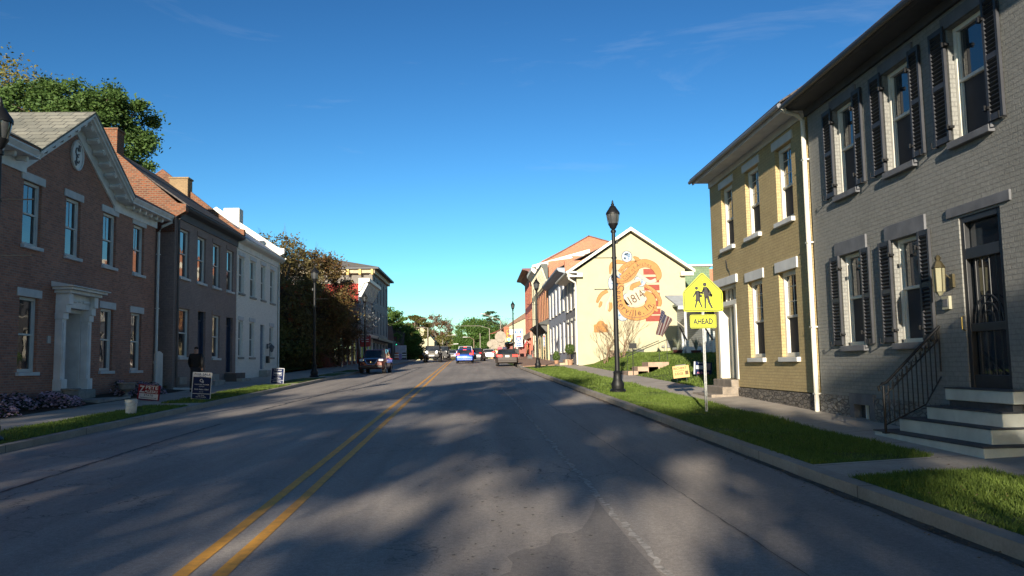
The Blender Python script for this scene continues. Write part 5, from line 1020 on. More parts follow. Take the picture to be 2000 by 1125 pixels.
# lean of the post as seen
# ================================================================ yard signs, bucket, urns, flowers
def yard_sign(nm,label,P,tilt,w_,h_,yaw_,facem,lines,frame=None,legs=True,legh=.25,border_=None):
    """P: bottom centre of the panel"""
    t=thing(nm,P,label,'sign'); M=Matrix.Rotation(yaw_,3,'Z')@Matrix.Rotation(tilt,3,'Y'); O=Vector(P)
    U=M@Vector((1,0,0)); V=M@Vector((0,0,1)); Nn=M@Vector((0,-1,0))
    def qd(mb,x0,x1,z0,z1,off,mi=0,th=.006): 
        pts=[O+U*x+V*z+Nn*(off+d) for d in (0,-th) for x,z in ((x0,z0),(x1,z0),(x1,z1),(x0,z1))]; mb.add(pts,[(0,1,2,3),(7,6,5,4),(0,1,5,4),(1,2,6,5),(2,3,7,6),(3,0,4,7)],mi)
    q=MB(); qd(q,-w_/2,w_/2,0,h_,0); pa=q.build('panel',facem,t)
    q=MB(); 
    for x in (-w_*.3,w_*.3): q.tube([O+U*x+V*.05-Nn*.01,O+U*x-V*legh-Nn*.01],.006,4)
    if frame:
        for x in (-w_/2,w_/2): q.tube([O+U*x+V*(h_+.0),O+U*x-V*legh*.8],.014,5)
        q.tube([O-U*w_/2+V*h_,O+U*w_/2+V*h_],.014,5)
    q.build('stake',frame or GALV,t)
    mats=[];groups={}
    for L_ in lines:
        kind=L_[0]
        if kind=='r': _,x0,x1,z0,z1,m,k=L_; qd(groups.setdefault(m.name,(MB(),m))[0],x0,x1,z0,z1,.002+.001*k,th=.0005)
        else: _,s,size,x,z,m,k,wd=L_; text(groups.setdefault('T'+m.name,(MB(),m))[0],s,size,O+U*x+V*z+Nn*(.002+.001*k),U,V,width=wd,bold=size*.02)
    for k_,(mb,m) in groups.items(): mb.build('lettering' if k_[0]=='T' and m.name in k_[1:] else 'printed_field',m,pa)
    return t
NAVYP=mat('navy_print',(.008,.016,.06),.9,.05,spec=.15); WP=mat('white_print',(.42,.44,.47),.5,.05); MAR=mat('maroon_print',(.16,.012,.02),.9,.05,spec=.15); ORP=mat('tan_print',(.60,.38,.16),.6,.08); INK=mat('brown_ink',(.12,.07,.03),.6)
FR_=mat('white_frame',(.5,.52,.55),.5)
yard_sign('for_sale_sign','tall navy for sale sign with white phone number, in front of the walking person',(-9.1,27.4,.76),R(3.5),.62,.86,R(-3),NAVYP,
 [('r',-.31,.31,.72,.86,WP,0),('r',-.31,-.295,0,.72,WP,0),('r',.295,.31,0,.72,WP,0),('r',-.295,.295,.0,.012,WP,0),('r',-.295,.295,.17,.185,WP,0),
  ('t','FOR SALE',.10,0,.808,NAVYP,1,.52),('t','TIM DICK',.045,0,.745,NAVYP,1,.26),('t','C',.15,-.03,.60,WP,1,None),('t','B',.12,.03,.565,WP,1,None),
  ('t','COLDWELL BANKER',.045,0,.475,WP,1,.48),('t','LINGLE',.035,0,.415,WP,1,.17),('t','765-966-1581',.06,0,.315,WP,1,.47),('t','REALTOR',.025,0,.235,WP,1,.14),('t','Tim Dick',.04,0,.125,WP,1,.22),('t','765-914-6896',.04,0,.07,WP,1,.34)],frame=FR_,legh=.1)
yard_sign('for_sale_sign','small blue for sale sign with a white boxed panel in front of the white house',(-9.5,39.2,1.02),R(4),.60,.70,R(-3),NAVYP,
 [('r',-.30,-.285,0,.7,WP,0),('r',.285,.30,0,.7,WP,0),('r',-.285,.285,.685,.7,WP,0),('r',-.285,.285,.14,.155,WP,0),('r',-.2,.2,.36,.52,WP,0),('r',-.19,.19,.37,.51,NAVYP,1),('r',-.16,.16,.42,.49,WP,2),
  ('t','FOR SALE',.075,0,.61,WP,1,.36),('t','Better Homes',.05,0,.45,NAVYP,3,.3),('t','765-966',.05,0,.22,WP,1,.34),('t','LINGLE',.04,0,.285,WP,1,.2),('t','First Realty',.06,0,.07,WP,1,.4)],frame=FR_,legh=.15)
yard_sign('campaign_sign','maroon campaign sign leaning on the grass behind the white bucket',(-10.68,27.1,.76),R(6),.72,.50,R(-3),MAR,
 [('r',-.31,.31,.045,.22,WP,0),('t','Z',.30,-.235,.34,WP,1,.17),('t','PETE',.16,.08,.415,WP,1,.40),('t','ALESKI',.12,.07,.285,WP,1,.42),('t','STATE',.09,0,.165,NAVYP,1,.3),('t','REPRESENTATIVE',.055,0,.085,NAVYP,1,.54),('r',-.30,.30,.012,.035,NAVYP,0)],legh=.1)
yard_sign('campaign_sign','tan campaign sign for judge on two wire legs on the lawn slope',(7.45,30,rz_(30)+.46),R(-5),.62,.44,R(5),ORP,
 [('r',-.2,.2,.44,.475,mat('grey_cap',(.2,.2,.18),.7),0),('t','RICHERT',.12,-.03,.345,INK,1,.5),('t','FOR SUPERIOR',.05,-.06,.25,INK,1,.36),('t','JUDGE',.12,-.09,.15,INK,1,.34),('r',.15,.27,.1,.24,INK,0)],legh=.28)
yard_sign('campaign_sign','dark blue campaign sign for auditor behind the sign post, by the yellow house corner',(8.5,31,rz_(31)+.52),R(4),.72,.48,R(5),NAVYP,
 [('r',-.36,-.30,0,.48,WP,0),('t','VOTE',.08,-.1,.43,WP,1,.2),('r',-.28,.0,.2,.34,WP,0),('t','AUDITOR',.1,.02,.06,mat('pink_print',(.6,.2,.25),.5),1,.5),('r',.1,.3,.18,.44,mat('portrait_grey',(.25,.2,.2),.6),0)],legh=.2)
bk=thing('white_bucket',(-8.97,21.7,rz_(21.7)+.14),'dirty white plastic bucket standing on the left grass strip','bucket'); q=MB(); q.lathe([(.125,0),(.13,.02),(.145,.27),(.158,.275),(.158,.30),(.15,.305),(.152,.35),(.16,.355),(.16,.37),(.14,.37),(.13,.3)],(-8.97,21.7,rz_(21.7)+.14),18); q.build('body',mat('bucket_plastic',(.52,.54,.55),.5,.2,8),bk,smooth=True); q=MB(); q.tube([(-8.97+.16*math.cos(a),21.7-.05-.09*math.sin(a),rz_(21.7)+.14+.31-.11*math.sin(a)) for a in [math.pi*i/10 for i in range(11)]],.004,4); q.build('handle',GALV,bk)
def urn(x,y,z,lab,s):
    t=thing('stone_urn',(x,y,z),lab,'urn','stone urns by the portal steps'); q=MB(); q.lathe([(a*s,b*s) for a,b in [(.14,0),(.14,.05),(.07,.1),(.06,.16),(.12,.2),(.24,.28),(.27,.42),(.32,.46),(.30,.5),(.22,.46),(.1,.4)]],(x,y,z),14); q.build('bowl',mat('urn_stone',(.22,.21,.20),.85,.25,6,.3),t,smooth=True); return t
urn(-12.2,25.2,.78,'grey stone urn at the near corner of the portal step',.9); urn(-11.9,28.4,.84,'grey stone urn at the far end of the portal step',1.0)
def flowerbed(nm,x0,x1,y0,y1,lab,seed,n=2600):
    t=thing(nm,((x0+x1)/2,(y0+y1)/2,rz_(y0)+.2),lab,'flowers'); rnd=random.Random(seed); q=MB(); lf=MB()
    cl=[(rnd.uniform(x0,x1),rnd.uniform(y0,y1),rnd.uniform(.22,.42)) for _ in range(int((x1-x0)*(y1-y0)*3.2))]
    for i in range(n):
        c=rnd.choice(cl); a=rnd.uniform(0,6.28); r_=c[2]*math.sqrt(rnd.random())*1.1; x=c[0]+r_*math.cos(a); y=c[1]+r_*math.sin(a); z=rz_(y)+.18+max(0,.34*(1-(r_/c[2]/1.15)**2)*c[2]/.35)+rnd.uniform(-.03,.03)+.15*max(0,min(1,(-11.66-x)/1.3)); s=rnd.uniform(.02,.045)
        mb=q if rnd.random()<.62 and z-rz_(y)>.2 else lf; nx,ny=rnd.uniform(-.6,.6),rnd.uniform(-.6,.6); k=5
        mb.add([(x+s*math.cos(j*1.2566+a),y+s*math.sin(j*1.2566+a),z+s*(nx*math.cos(j*1.2566+a)+ny*math.sin(j*1.2566+a))) for j in range(k)],[tuple(range(k))])
    q.build('blossoms',leafmat('pink_blossom_%d'%seed,(.72,.48,.64),(.85,.64,.78),.2,3),t); lf.build('leaves',leafmat('bed_leaves_%d'%seed,(.03,.05,.025),(.05,.07,.03),.2,3),t)
flowerbed('phlox_bed',-12.9,-11.75,16.5,25.0,'long mound of pink flowers at the foot of the pedimented house, nearest left',3,9000)
flowerbed('phlox_bed',-12.8,-11.8,28.9,31.2,'smaller patch of pink flowers behind the far stone urn',5,2600)
# ================================================================ people
def person(loc,h,rz,lab,top,leg,skin,hair,stride=.3,arm=.1):
    t=thing('person',loc,lab,'person'); k=h/1.78
    def sk(nm,verts,edges,rad,m,sub=2,root=0):
        me=bpy.data.meshes.new(nm); me.from_pydata([(v[0]*k,v[1]*k,v[2]*k) for v in verts],edges,[]); o=bpy.data.objects.new(nm,me); COL.objects.link(o); o.parent=t
        mo=o.modifiers.new('skin','SKIN'); 
        for i,r_ in enumerate(rad):
            sv=me.skin_vertices[0].data[i]; sv.radius=((r_[0]*k,r_[1]*k) if isinstance(r_,tuple) else (r_*k,r_*k)); sv.use_root=(i==root)
        o.modifiers.new('sub','SUBSURF').levels=sub; o.modifiers['sub'].render_levels=sub; me.materials.append(m); return o
    s=stride/2
    # body: pelvis, spine, neck, head, arms with hands, legs with feet. Faces -Y... walks toward +Y
    V=[(0,0,.95),(0,.0,1.15),(0,.01,1.38),(0,.02,1.50),(0,.05,1.60),(0,.05,1.70),
       (.19,.01,1.42),(.26,-.06-arm,1.15),(.25,.02-arm,.92),(.25,.05-arm,.82),(-.19,.01,1.42),(-.26,.06,1.15),(-.25,.16+arm,.95),(-.25,.2+arm,.86),
       (.10,0,.88),(.12,s*.6,.5),(.12,s*.5,.09),(.13,s+.10,.03),(-.10,0,.88),(-.12,-s*.3,.5),(-.12,-s*1.3,.12),(-.13,-s*.9,.03)]
    E=[(0,1),(1,2),(2,3),(3,4),(4,5),(2,6),(6,7),(7,8),(8,9),(2,10),(10,11),(11,12),(12,13),(0,14),(14,15),(15,16),(16,17),(0,18),(18,19),(19,20),(20,21)]
    Rr=[(.15,.11),(.14,.10),(.17,.11),.06,.085,.08,.07,.05,.035,.035,.07,.05,.035,.035,.09,.06,.045,.04,.09,.06,.045,.04]
    sk('body',V,E,Rr,skin)
    J=[V[i] for i in (0,1,2,3)]+[V[6],V[7],V[8],V[10],V[11],V[12]]
    sk('jacket',[(J[0][0],J[0][1],.86)]+J[1:],[(0,1),(1,2),(2,3),(2,4),(4,5),(5,6),(2,7),(7,8),(8,9)],[(.20,.15),(.20,.15),(.22,.15),.08,.10,.075,.055,.10,.075,.055],top)
    sk('trousers',[(0,0,.95),V[14],V[15],V[16],V[18],V[19],V[20]],[(0,1),(1,2),(2,3),(0,4),(4,5),(5,6)],[(.17,.13),.11,.08,.065,.11,.08,.065],leg)
    sk('hair',[(0,.04,1.64),(0,.04,1.74),(0,.0,1.68)],[(0,1),(1,2)],[.088,.085,.08],hair)
    sk('shoe',[(V[16][0],V[16][1]-.04,.04),(V[17][0],V[17][1],.03)],[(0,1)],[.05,.04],RUBBER,1); sk('shoe',[(V[20][0],V[20][1]-.06,.06),(V[21][0],V[21][1],.035)],[(0,1)],[.05,.04],RUBBER,1)
    t.rotation_euler=(0,0,rz); return t
BLKC=mat('black_jacket',(.012,.012,.014),.9,.2); DEN=mat('dark_trousers',(.02,.022,.03),.9,.2); SKIN=mat('skin',(.42,.24,.17),.6,.08); HAIR=mat('dark_hair',(.03,.022,.018),.8,.2)
person((-11.0,32.5,rz_(32.5)+.15),1.76,R(4),'person in a black jacket walking away along the left pavement',BLKC,DEN,SKIN,HAIR)
person((2.9,112,rz_(112)+.15),1.75,R(10),'person in a pink top standing far off near the pale shop signs',mat('pink_top',(.5,.12,.16),.8),DEN,SKIN,HAIR)
person((3.6,113,rz_(113)+.15),1.8,R(-20),'person in dark clothes standing just right of the one in pink',mat('dark_blue_top',(.05,.05,.09),.8),DEN,SKIN,HAIR)
# ================================================================ vehicles (front of each faces local +Y)
HL=mat('headlight_glass',(.6,.62,.65),.15,.05,8,spec=1); TL=mat('taillight_red',(.40,.01,.01),.2,.1,8); TLON=emit('brake_light_lit',(1,.03,.02),1.6); HLON=emit('headlight_lit',(1,.97,.9),3.0)
CG=glassm('car_glass',(.012,.015,.018),.04); PLAS=mat('black_plastic',(.02,.02,.022),.6,.1); PLATE=mat('number_plate',(.6,.6,.58),.5,.1)
def ring(y,hw,zb,zs,zt,tw,cr=.0):
    """closed cross-section at station y: sill, widest at the shoulder, deck"""
    return [(-hw*.90,y,zb),(-hw,y,zb+.16),(-hw*1.0,y,(zb+zs)/2+.05),(-hw*.985,y,zs),(-tw,y,zt),(0,y,zt+cr),(tw,y,zt),(hw*.985,y,zs),(hw,y,(zb+zs)/2+.05),(hw*.90+hw*.1,y,zb+.16),(hw*.90,y,zb)]
def car(nm,loc,rz,lab,group,paint,spec):
    t=thing(nm,(0,0,0),lab,spec.get('cat','car'),group); L_=spec['L']; W=spec['W']/2; H=spec['H']; hz=spec['hood']; sh=spec['sh']; zb=spec.get('zb',.22); wr=spec['wr']
    y0,y1=-L_/2,L_/2; cab=spec['cab'] # (rear base, rear roof, front roof, windshield base)
    q=MB(); st=[]
    st.append(ring(y0,W*.86,zb+.12,sh*.80,sh*.82,W*.7)); st.append(ring(y0+.10,W*.95,zb+.03,sh*.93,spec['rz']-.02,W*.80,.01))
    st.append(ring(y0+.35,W,zb,sh,spec['rz'],W*.84,.02)); st.append(ring(cab[0]+.05,W,zb,sh,spec['rz'],W*.86,.02)); st.append(ring(0,W*1.0,zb,sh,sh+.03,W*.88,.02)); st.append(ring(cab[3],W,zb,sh,hz,W*.86,.03))
    st.append(ring(y1-.55,W*.99,zb,sh-.03,hz-.06,W*.80,.03)); st.append(ring(y1-.16,W*.93,zb+.02,sh-.14,hz-.16,W*.72,.02)); st.append(ring(y1,W*.80,zb+.10,sh-.30,hz-.30,W*.6)) 
    q.ring(st); body=q.build('body',paint,t,smooth=True)
    # greenhouse: dark glass with painted roof and pillars
    a,b,c_,d_=cab; bz=sh-.02; rw=W*.74; bw_=W*.90; zr=H-.05
    q=MB(); G=[[(-bw_,a,bz),(bw_,a,bz),(bw_,d_,bz+.0),(-bw_,d_,bz)],[(-rw,b,zr),(rw,b,zr),(rw*.97,c_,zr),(-rw*.97,c_,zr)]]; q.ring(G); q.build('window',CG,t)
    q=MB(); rr=[[(-rw-.02,b-.05,zr-.02),(rw+.02,b-.05,zr-.02),(rw,c_+.03,zr-.02),(-rw,c_+.03,zr-.02)],[(-rw-.01,b,zr+.03),(rw+.01,b,zr+.03),(rw*.97,c_-.05,zr+.03),(-rw*.97,c_-.05,zr+.03)],[(-rw*.8,b+.15,H),(rw*.8,b+.15,H),(rw*.8,c_-.2,H-.01),(-rw*.8,c_-.2,H-.01)]]; q.ring(rr)
    for s in (-1,1):
        q.tube([(s*bw_,a,bz),(s*(rw+.005),b,zr)],.045,5); q.tube([(s*bw_,d_,bz),(s*rw*.98,c_,zr)],.035,5); m=(a+d_)/2+.05*L_*0; q.tube([(s*(bw_+.004),m,bz),(s*(rw+.004),m-.05,zr)],.032,5)
    q.build('roof',paint,t,smooth=True,bevel=0)
    for s in (-1,1):
        q=MB(); q.tube([(s*(rw-.02),b+.1,H),(s*(rw-.02),c_-.15,H)],.022,5); 
        if spec.get('rails'): q.build('roof_rail',PLAS,t)
        q=MB(); q.cbox((s*(W+.10),d_-.15,sh+.10),.17,.11,.13); q.cbox((s*(W+.0),d_-.13,sh+.03),.1,.05,.05); q.build('mirror',paint if not spec.get('blackmir') else PLAS,t,bevel=.02)
        for wy in spec['ax']:
            w_=wr*.34*2/2; cx=s*(W-.12); 
            tt=MB(); pr=[(wr*.62,-.105),(wr*.96,-.11),(wr,-.07),(wr,.07),(wr*.96,.11),(wr*.62,.105)]
            n=20; bs=len(tt.v)
            rg=[[(cx+h,wy+r_*math.cos(2*math.pi*j/n),wr+r_*math.sin(2*math.pi*j/n)) for j in range(n)] for r_,h in pr]; tt.ring(rg,cap=True); wo=tt.build('wheel',RUBBER,t,smooth=True)
            rm=MB(); rm.ring([[(cx+s*h,wy+r_*math.cos(2*math.pi*j/n),wr+r_*math.sin(2*math.pi*j/n)) for j in range(n)] for r_,h in ((wr*.60,.10),(wr*.60,.112),(wr*.16,.095))]); 
            for k in range(5): an=k*1.2566; rm.cbox((cx+s*.115,wy+wr*.34*math.cos(an),wr+wr*.34*math.sin(an)),.02,wr*.5,.05,rx=an)
            rm.build('rim',RIM,wo)
            q=MB(); q.tube([(s*(W+.005),wy+wr*1.12*math.cos(an),wr+wr*1.12*math.sin(an)) for an in [math.pi*(i/10*1.1-.05) for i in range(11)]],.03,5); q.build('wheel_arch',PLAS if spec.get('cladding') else paint,t)
        # lights
        q=MB(); hlz=sh-.12; q.cbox((s*W*.72,y1-.14,hlz),W*.34,.12,spec.get('hlh',.14),rz=-s*.35); q.build('headlight',spec.get('hl',HL),t,bevel=.02)
        q=MB(); tlw,tlh,tlz=spec.get('tl',(.30,.17,.93)); q.cbox((s*(W-tlw/2-.03),y0+.06,tlz),tlw,.10,tlh,rz=s*.2); q.build('taillight',spec.get('tlm',TL),t,bevel=.02)
    q=MB(); q.cbox((0,y1+.0,zb+.18),W*1.7,.12,.14); q.cbox((0,y1-.03,sh-.28),W*.9,.08,.16); q.build('grille',PLAS,t,bevel=.02)
    q=MB(); q.cbox((0,y0-.02,zb+.16),W*1.75,.14,.18); q.build('rear_bumper',PLAS if spec.get('cladding') else paint,t,bevel=.03)
    q=MB(); q.cbox((0,y0-.01+spec.get('py',0),spec.get('pz',.75)),.34,.03,.17); q.build('number_plate',PLATE,t)
    if spec.get('vgrille'): q=MB(); q.tube([(-.42,y1-.05,sh-.10),(-.24,y1+.05,sh-.40),(.24,y1+.05,sh-.40),(.42,y1-.05,sh-.10)],.028,6); q.lathe([(.0,-.04),(.07,-.04),(.07,.04),(0,.04)],(0,y1+.02,sh-.24),10); q.build('chrome_trim',CHROME,t,smooth=True)
    if spec.get('third'): q=MB(); q.cbox((0,b-.02,zr-.06),.34,.05,.06); q.build('high_brake_light',TLON,t)
    if spec.get('extra'): spec['extra'](t,y0,y1,W,H,sh)
    t.location=loc; t.rotation_euler=(0,rz[1] if isinstance(rz,tuple) else 0,rz[0] if isinstance(rz,tuple) else rz); return t
def at(x,y,side=0): return (x,y,rz_(y))
GP='cars on the far road'
# parked crossover, front towards the camera
c1=car('parked_suv',at(-7.15,57.6),math.pi-.03,'dark red parked SUV facing the camera at the left kerb','vehicles along the street',carpaint('dark_red_paint',(.06,.008,.010)),dict(L=4.3,W=1.78,H=1.64,hood=1.06,sh=1.0,rz=1.02,cab=(-2.02,-1.65,.15,.85),wr=.34,ax=(-1.32,1.30),zb=.28,cladding=1,rails=1,vgrille=1,cat='SUV'))
def jeepx(t,y0,y1,W,H,sh):
    q=MB()
    for k in range(7): q.box(-.33+k*.11-.03,-.33+k*.11+.03,y1-.03,y1+.0,.98,1.28)
    q.build('grille_slot',PLAS,t)
    for s in (-1,1):
        q=MB(); q.lathe([(0,-.05),(.115,-.05),(.12,.0),(0,.02)],(0,0,0),12); vs=q.v; q2=MB(); q2.add([(s*.55+p[0],y1+p[2]+.05,1.14+p[1]) for p in vs],q.f); q2.build('headlight',HLON,t)
        for wy in (-1.35,1.35): q=MB(); q.prism([(wy-.55,.9),(wy-.38,1.08),(wy+.38,1.08),(wy+.55,.9),(wy+.50,.88),(wy-.50,.88)],'x',s*(W-.2),s*(W+.14)); q.build('fender',PLAS,t)
    q=MB(); q.box(-.82,.82,y1-.0,y1+.28,.62,.86); q.box(-.3,.3,y1+.28,y1+.3,.66,.8,mi=1); q.tube([(-.4,y1+.2,.86),(-.3,y1+.2,1.05),(.3,y1+.2,1.05),(.4,y1+.2,.86)],.03,6); q.build('steel_bumper',[PLAS,PLATE],t,bevel=.01)
def boxcar(nm,loc,rz,lab,paint,L_,W,H,hood,wr,extra,cabr=-2.0,bed=False):
    t=thing(nm,(0,0,0),lab,'SUV' if not bed else 'pickup','vehicles along the street'); y0,y1=-L_/2,L_/2; h=W/2; zb=.55
    q=MB(); q.box(-h,h,y0,.75,zb,hood); q.prism([(.75,zb),(y1,zb+.05),(y1,hood-.06),(.75,hood+.02)],'x',-h*.80,h*.80); q.build('body',paint,t,bevel=.05)
    q=MB(); q.ring([[(-h*.93,cabr,hood),(h*.93,cabr,hood),(h*.93,.75,hood),(-h*.93,.75,hood)],[(-h*.86,cabr+.1,H-.06),(h*.86,cabr+.1,H-.06),(h*.84,.42,H-.06),(-h*.84,.42,H-.06)]]); q.build('window',CG,t)
    q=MB(); q.box(-h*.88,h*.88,cabr+.05,.5,H-.07,H)
    for s in (-1,1): q.tube([(s*h*.93,.76,hood),(s*h*.85,.44,H-.05)],.04,5); q.tube([(s*h*.93,-.6,hood),(s*h*.87,-.6,H-.05)],.05,5); q.tube([(s*h*.93,cabr,hood),(s*h*.87,cabr+.1,H-.05)],.06,5)
    q.build('roof',PLAS if not bed else paint,t,bevel=.02)
    for s in (-1,1):
        q=MB(); q.cbox((s*(h+.12),.6,hood+.12),.2,.1,.2); q.build('mirror',PLAS,t,bevel=.02)
        for wy in (-1.35,1.35):
            n=20; cx=s*(h-.05); tt=MB(); tt.ring([[(cx+hh,wy+r_*math.cos(2*math.pi*j/n),wr+r_*math.sin(2*math.pi*j/n)) for j in range(n)] for r_,hh in [(wr*.6,-.14),(wr*.95,-.15),(wr,-.1),(wr,.1),(wr*.95,.15),(wr*.6,.14)]]); wo=tt.build('wheel',RUBBER,t,smooth=True)
            rm=MB(); rm.ring([[(cx+s*hh,wy+r_*math.cos(2*math.pi*j/n),wr+r_*math.sin(2*math.pi*j/n)) for j in range(n)] for r_,hh in ((wr*.55,.13),(wr*.55,.15),(wr*.15,.12))]); rm.build('rim',RIM,wo)
    extra(t,y0,y1,h,H,hood); t.location=loc; t.rotation_euler=(0,0,rz); return t
boxcar('offroad_suv',at(-5.25,94.5),math.pi,'boxy grey off-road SUV coming towards the camera with headlights on',carpaint('stone_grey_paint',(.11,.105,.095)),4.2,1.75,1.88,1.28,.44,jeepx)
def pkx(t,y0,y1,W,H,sh):
    q=MB(); q.box(-W*.7,W*.7,y1-.0,y1+.05,.8,1.15); q.box(-W,W,y1-.05,y1+.18,.5,.75); q.build('grille',PLAS,t,bevel=.02)
    for s in (-1,1): q=MB(); q.box(s*W*.62-.14,s*W*.62+.14,y1-.02,y1+.03,1.0,1.18); q.build('headlight',HL,t)
    for s in (-1,1): q=MB(); q.box(s*W*.95-.1,s*W*.95+.1,1.0,1.75,.8,1.1); q.build('fender',PLAS,t)
boxcar('pickup_truck',at(-4.75,107),math.pi,'dark pickup coming towards the camera just behind the off-road SUV',carpaint('near_black_paint',(.02,.022,.025)),5.0,1.9,1.85,1.25,.42,pkx,cabr=-1.2,bed=True)
car('blue_hatchback',at(-1.42,85.8),0,'bright blue hatchback seen from behind with brake lights lit','vehicles along the street',carpaint('bright_blue_paint',(.012,.07,.36)),dict(L=4.1,W=1.78,H=1.46,hood=.96,sh=.92,rz=.96,cab=(-1.98,-1.55,.1,.8),wr=.32,ax=(-1.25,1.3),tl=(.34,.17,.93),tlm=TLON,third=1,pz=.62,cat='hatchback'))
car('white_suv',at(-1.5,95),0,'white SUV showing above the blue hatchback ahead of it','vehicles along the street',carpaint('white_car_paint',(.6,.6,.6)),dict(L=4.6,W=1.85,H=1.75,hood=1.08,sh=1.02,rz=1.05,cab=(-2.2,-1.95,.2,.95),wr=.36,ax=(-1.4,1.4),tl=(.2,.3,1.1),tlm=TLON,third=1,rails=1,cat='SUV'))
car('black_car',at(-.25,97),-.12,'black car to the right of the blue hatchback, turning','vehicles along the street',carpaint('black_car_paint',(.02,.022,.028)),dict(L=4.6,W=1.82,H=1.5,hood=.95,sh=.92,rz=.98,cab=(-1.9,-1.2,.2,1.0),wr=.34,ax=(-1.4,1.4)))
car('grey_sedan',at(2.42,71.6),0,'bronze grey sedan seen from behind at the right kerb with red lights','vehicles along the street',mat('bronze_grey_paint',(.05,.04,.036),.55,.05,2,spec=.3),dict(L=4.6,W=1.82,H=1.44,hood=.94,sh=.90,rz=1.0,cab=(-1.75,-1.1,.25,1.05),wr=.33,ax=(-1.38,1.4),tl=(.44,.18,.86),tlm=TLON,pz=.82,py=.0))
car('white_car',at(1.55,118),-.1,'small white car far off between the black car and the pale shop signs','vehicles along the street',carpaint('white_car_paint2',(.55,.55,.55)),dict(L=4.4,W=1.8,H=1.4,hood=.92,sh=.88,rz=.95,cab=(-1.7,-1.1,.2,1.0),wr=.33,ax=(-1.38,1.4),tlm=TLON))
car('orange_car',at(-10.6,146),.9,'orange car crossing far off below the traffic light','vehicles along the street',carpaint('orange_paint',(.55,.22,.03)),dict(L=4.4,W=1.8,H=1.4,hood=.92,sh=.88,rz=.95,cab=(-1.7,-1.1,.2,1.0),wr=.33,ax=(-1.38,1.4)))
car('white_sedan',at(-3.9,118),math.pi,'white car behind the dark pickup far down the road','vehicles along the street',carpaint('white_car_paint3',(.5,.5,.5)),dict(L=4.4,W=1.8,H=1.4,hood=.92,sh=.88,rz=.95,cab=(-1.7,-1.1,.2,1.0),wr=.33,ax=(-1.38,1.4)))
# ================================================================ signals, poles, far signs
def signal(nm,loc,w_,h_,lab,body,lit,faces=3):
    t=thing(nm,loc,lab,'traffic light','traffic lights at the crossing'); x,y,z=loc; q=MB(); q.box(x-w_/2,x+w_/2,y,y+.2,z,z+h_); q.build('housing',body,t,bevel=.02)
    for i in range(3):
        c=z+h_*(i+.5)/3; n=14; r_=w_*.33; q=MB(); q.prism([(x+r_*math.cos(2*math.pi*k/n),c+r_*math.sin(2*math.pi*k/n)) for k in range(n)],'y',y-.03,y-.001); q.build('lens',emit('green_signal',(.03,.9,.5),3.5) if i==0 and 'green_signal' not in bpy.data.materials else (bpy.data.materials['green_signal'] if i==0 else mat('dark_lens',(.12,.02,.015),.3)),t)
        q=MB(); q.tube([(x+r_*1.15*math.cos(a),y-.12,c+r_*1.15*math.sin(a)) for a in [math.pi*k/8 for k in range(9)]],.02,4); q.build('visor',body,t)
    return t
def pole(nm,pts,rads,lab,cat,m=GALV,head=None):
    t=thing(nm,pts[0],lab,cat,'light poles and mast arms at the crossing'); q=MB(); q.tube(pts,rads,7); q.build('pole',m,t,smooth=True)
    if head: q=MB(); q.cbox(head,.9,.3,.14); q.build('lamp_head',mat('pale_head',(.5,.5,.48),.5),t,bevel=.03)
    return t
PP=mat('weathered_pole',(.24,.21,.17),.6,.1)
signal('traffic_light',(-13.05,129.5,6.05-1.3+.1),.55,1.5,'dark traffic light showing green, on the left of the far crossing',mat('signal_black',(.012,.012,.012),.6),1)
pole('signal_post',[(-13.05,129.9,2.3),(-13.05,129.9,5.0)],[.1,.09],'pale post under the left traffic light','post',PP)
YS=mat('signal_yellow',(.55,.30,.03),.6)
signal('traffic_light',(5.0,134,5.4),.75,1.9,'yellow traffic light with green lens, right of the far crossing, the taller one',YS,1)
signal('traffic_light',(4.25,140,5.0),.5,1.5,'yellow traffic light with green lens, lower and left of the taller one',YS,1)
pole('mast_arm',[(-14.3,150,2.5),(-14.3,150,11.2)],[.06,.03],'thin white antenna-like pole over the left shops','pole',PP)
pole('mast_arm',[(-14.4,152,2.4),(-14.4,152,8.2),(-13.6,152,8.65),(-9.7,150,8.7)],[.12,.1,.08,.05],'curved mast arm reaching out from the left side of the crossing','mast arm',PP)
pole('street_light',[(-11.6,150,2.4),(-11.6,150,9.6),(-10.6,150,10.2),(-8.2,150,10.35)],[.12,.08,.06,.05],'dark pole with long bracket at the left of the crossing','street light',mat('wood_pole',(.16,.11,.08),.8))
pole('street_light',[(-9.8,160,2.4),(-9.8,160,9.0),(-11.5,160,9.1)],[.14,.12,.06],'pale thick post in front of the yellow gabled house','street light',PP)
pole('street_light',[(-7.6,175,2.3),(-7.6,175,7.2),(-6.9,175,7.9),(-5.3,175,8.1)],[.09,.07,.06,.05],'pale street light with arm to the right, beyond the off-road SUV','street light',PP,head=(-5.2,175,8.1))
pole('street_light',[(-5.7,150,2.3),(-5.7,150,4.9),(-5.1,150,5.4),(-4.2,150,5.5)],[.09,.07,.06,.05],'low pale street light just right of the dark pickup','street light',PP,head=(-4.1,150,5.55))
pole('street_light',[(4.1,150,2.3),(4.1,150,9.6),(2.4,150,10.5),(.9,150,10.9)],[.14,.1,.07,.05],'tall pale street light arching left beside the pale shop signs','street light',PP,head=(.9,150,10.95))
pole('street_light',[(2.1,155,2.3),(2.1,155,8.5),(.4,155,9.0),(-6,155,9.1)],[.10,.08,.05,.03],'pale pole with a long thin arm over the road','street light',PP)
pole('street_light',[(.35,165,2.3),(.35,165,8.0)],[.1,.08],'plain pale pole in front of the dense green tree','street light',PP)
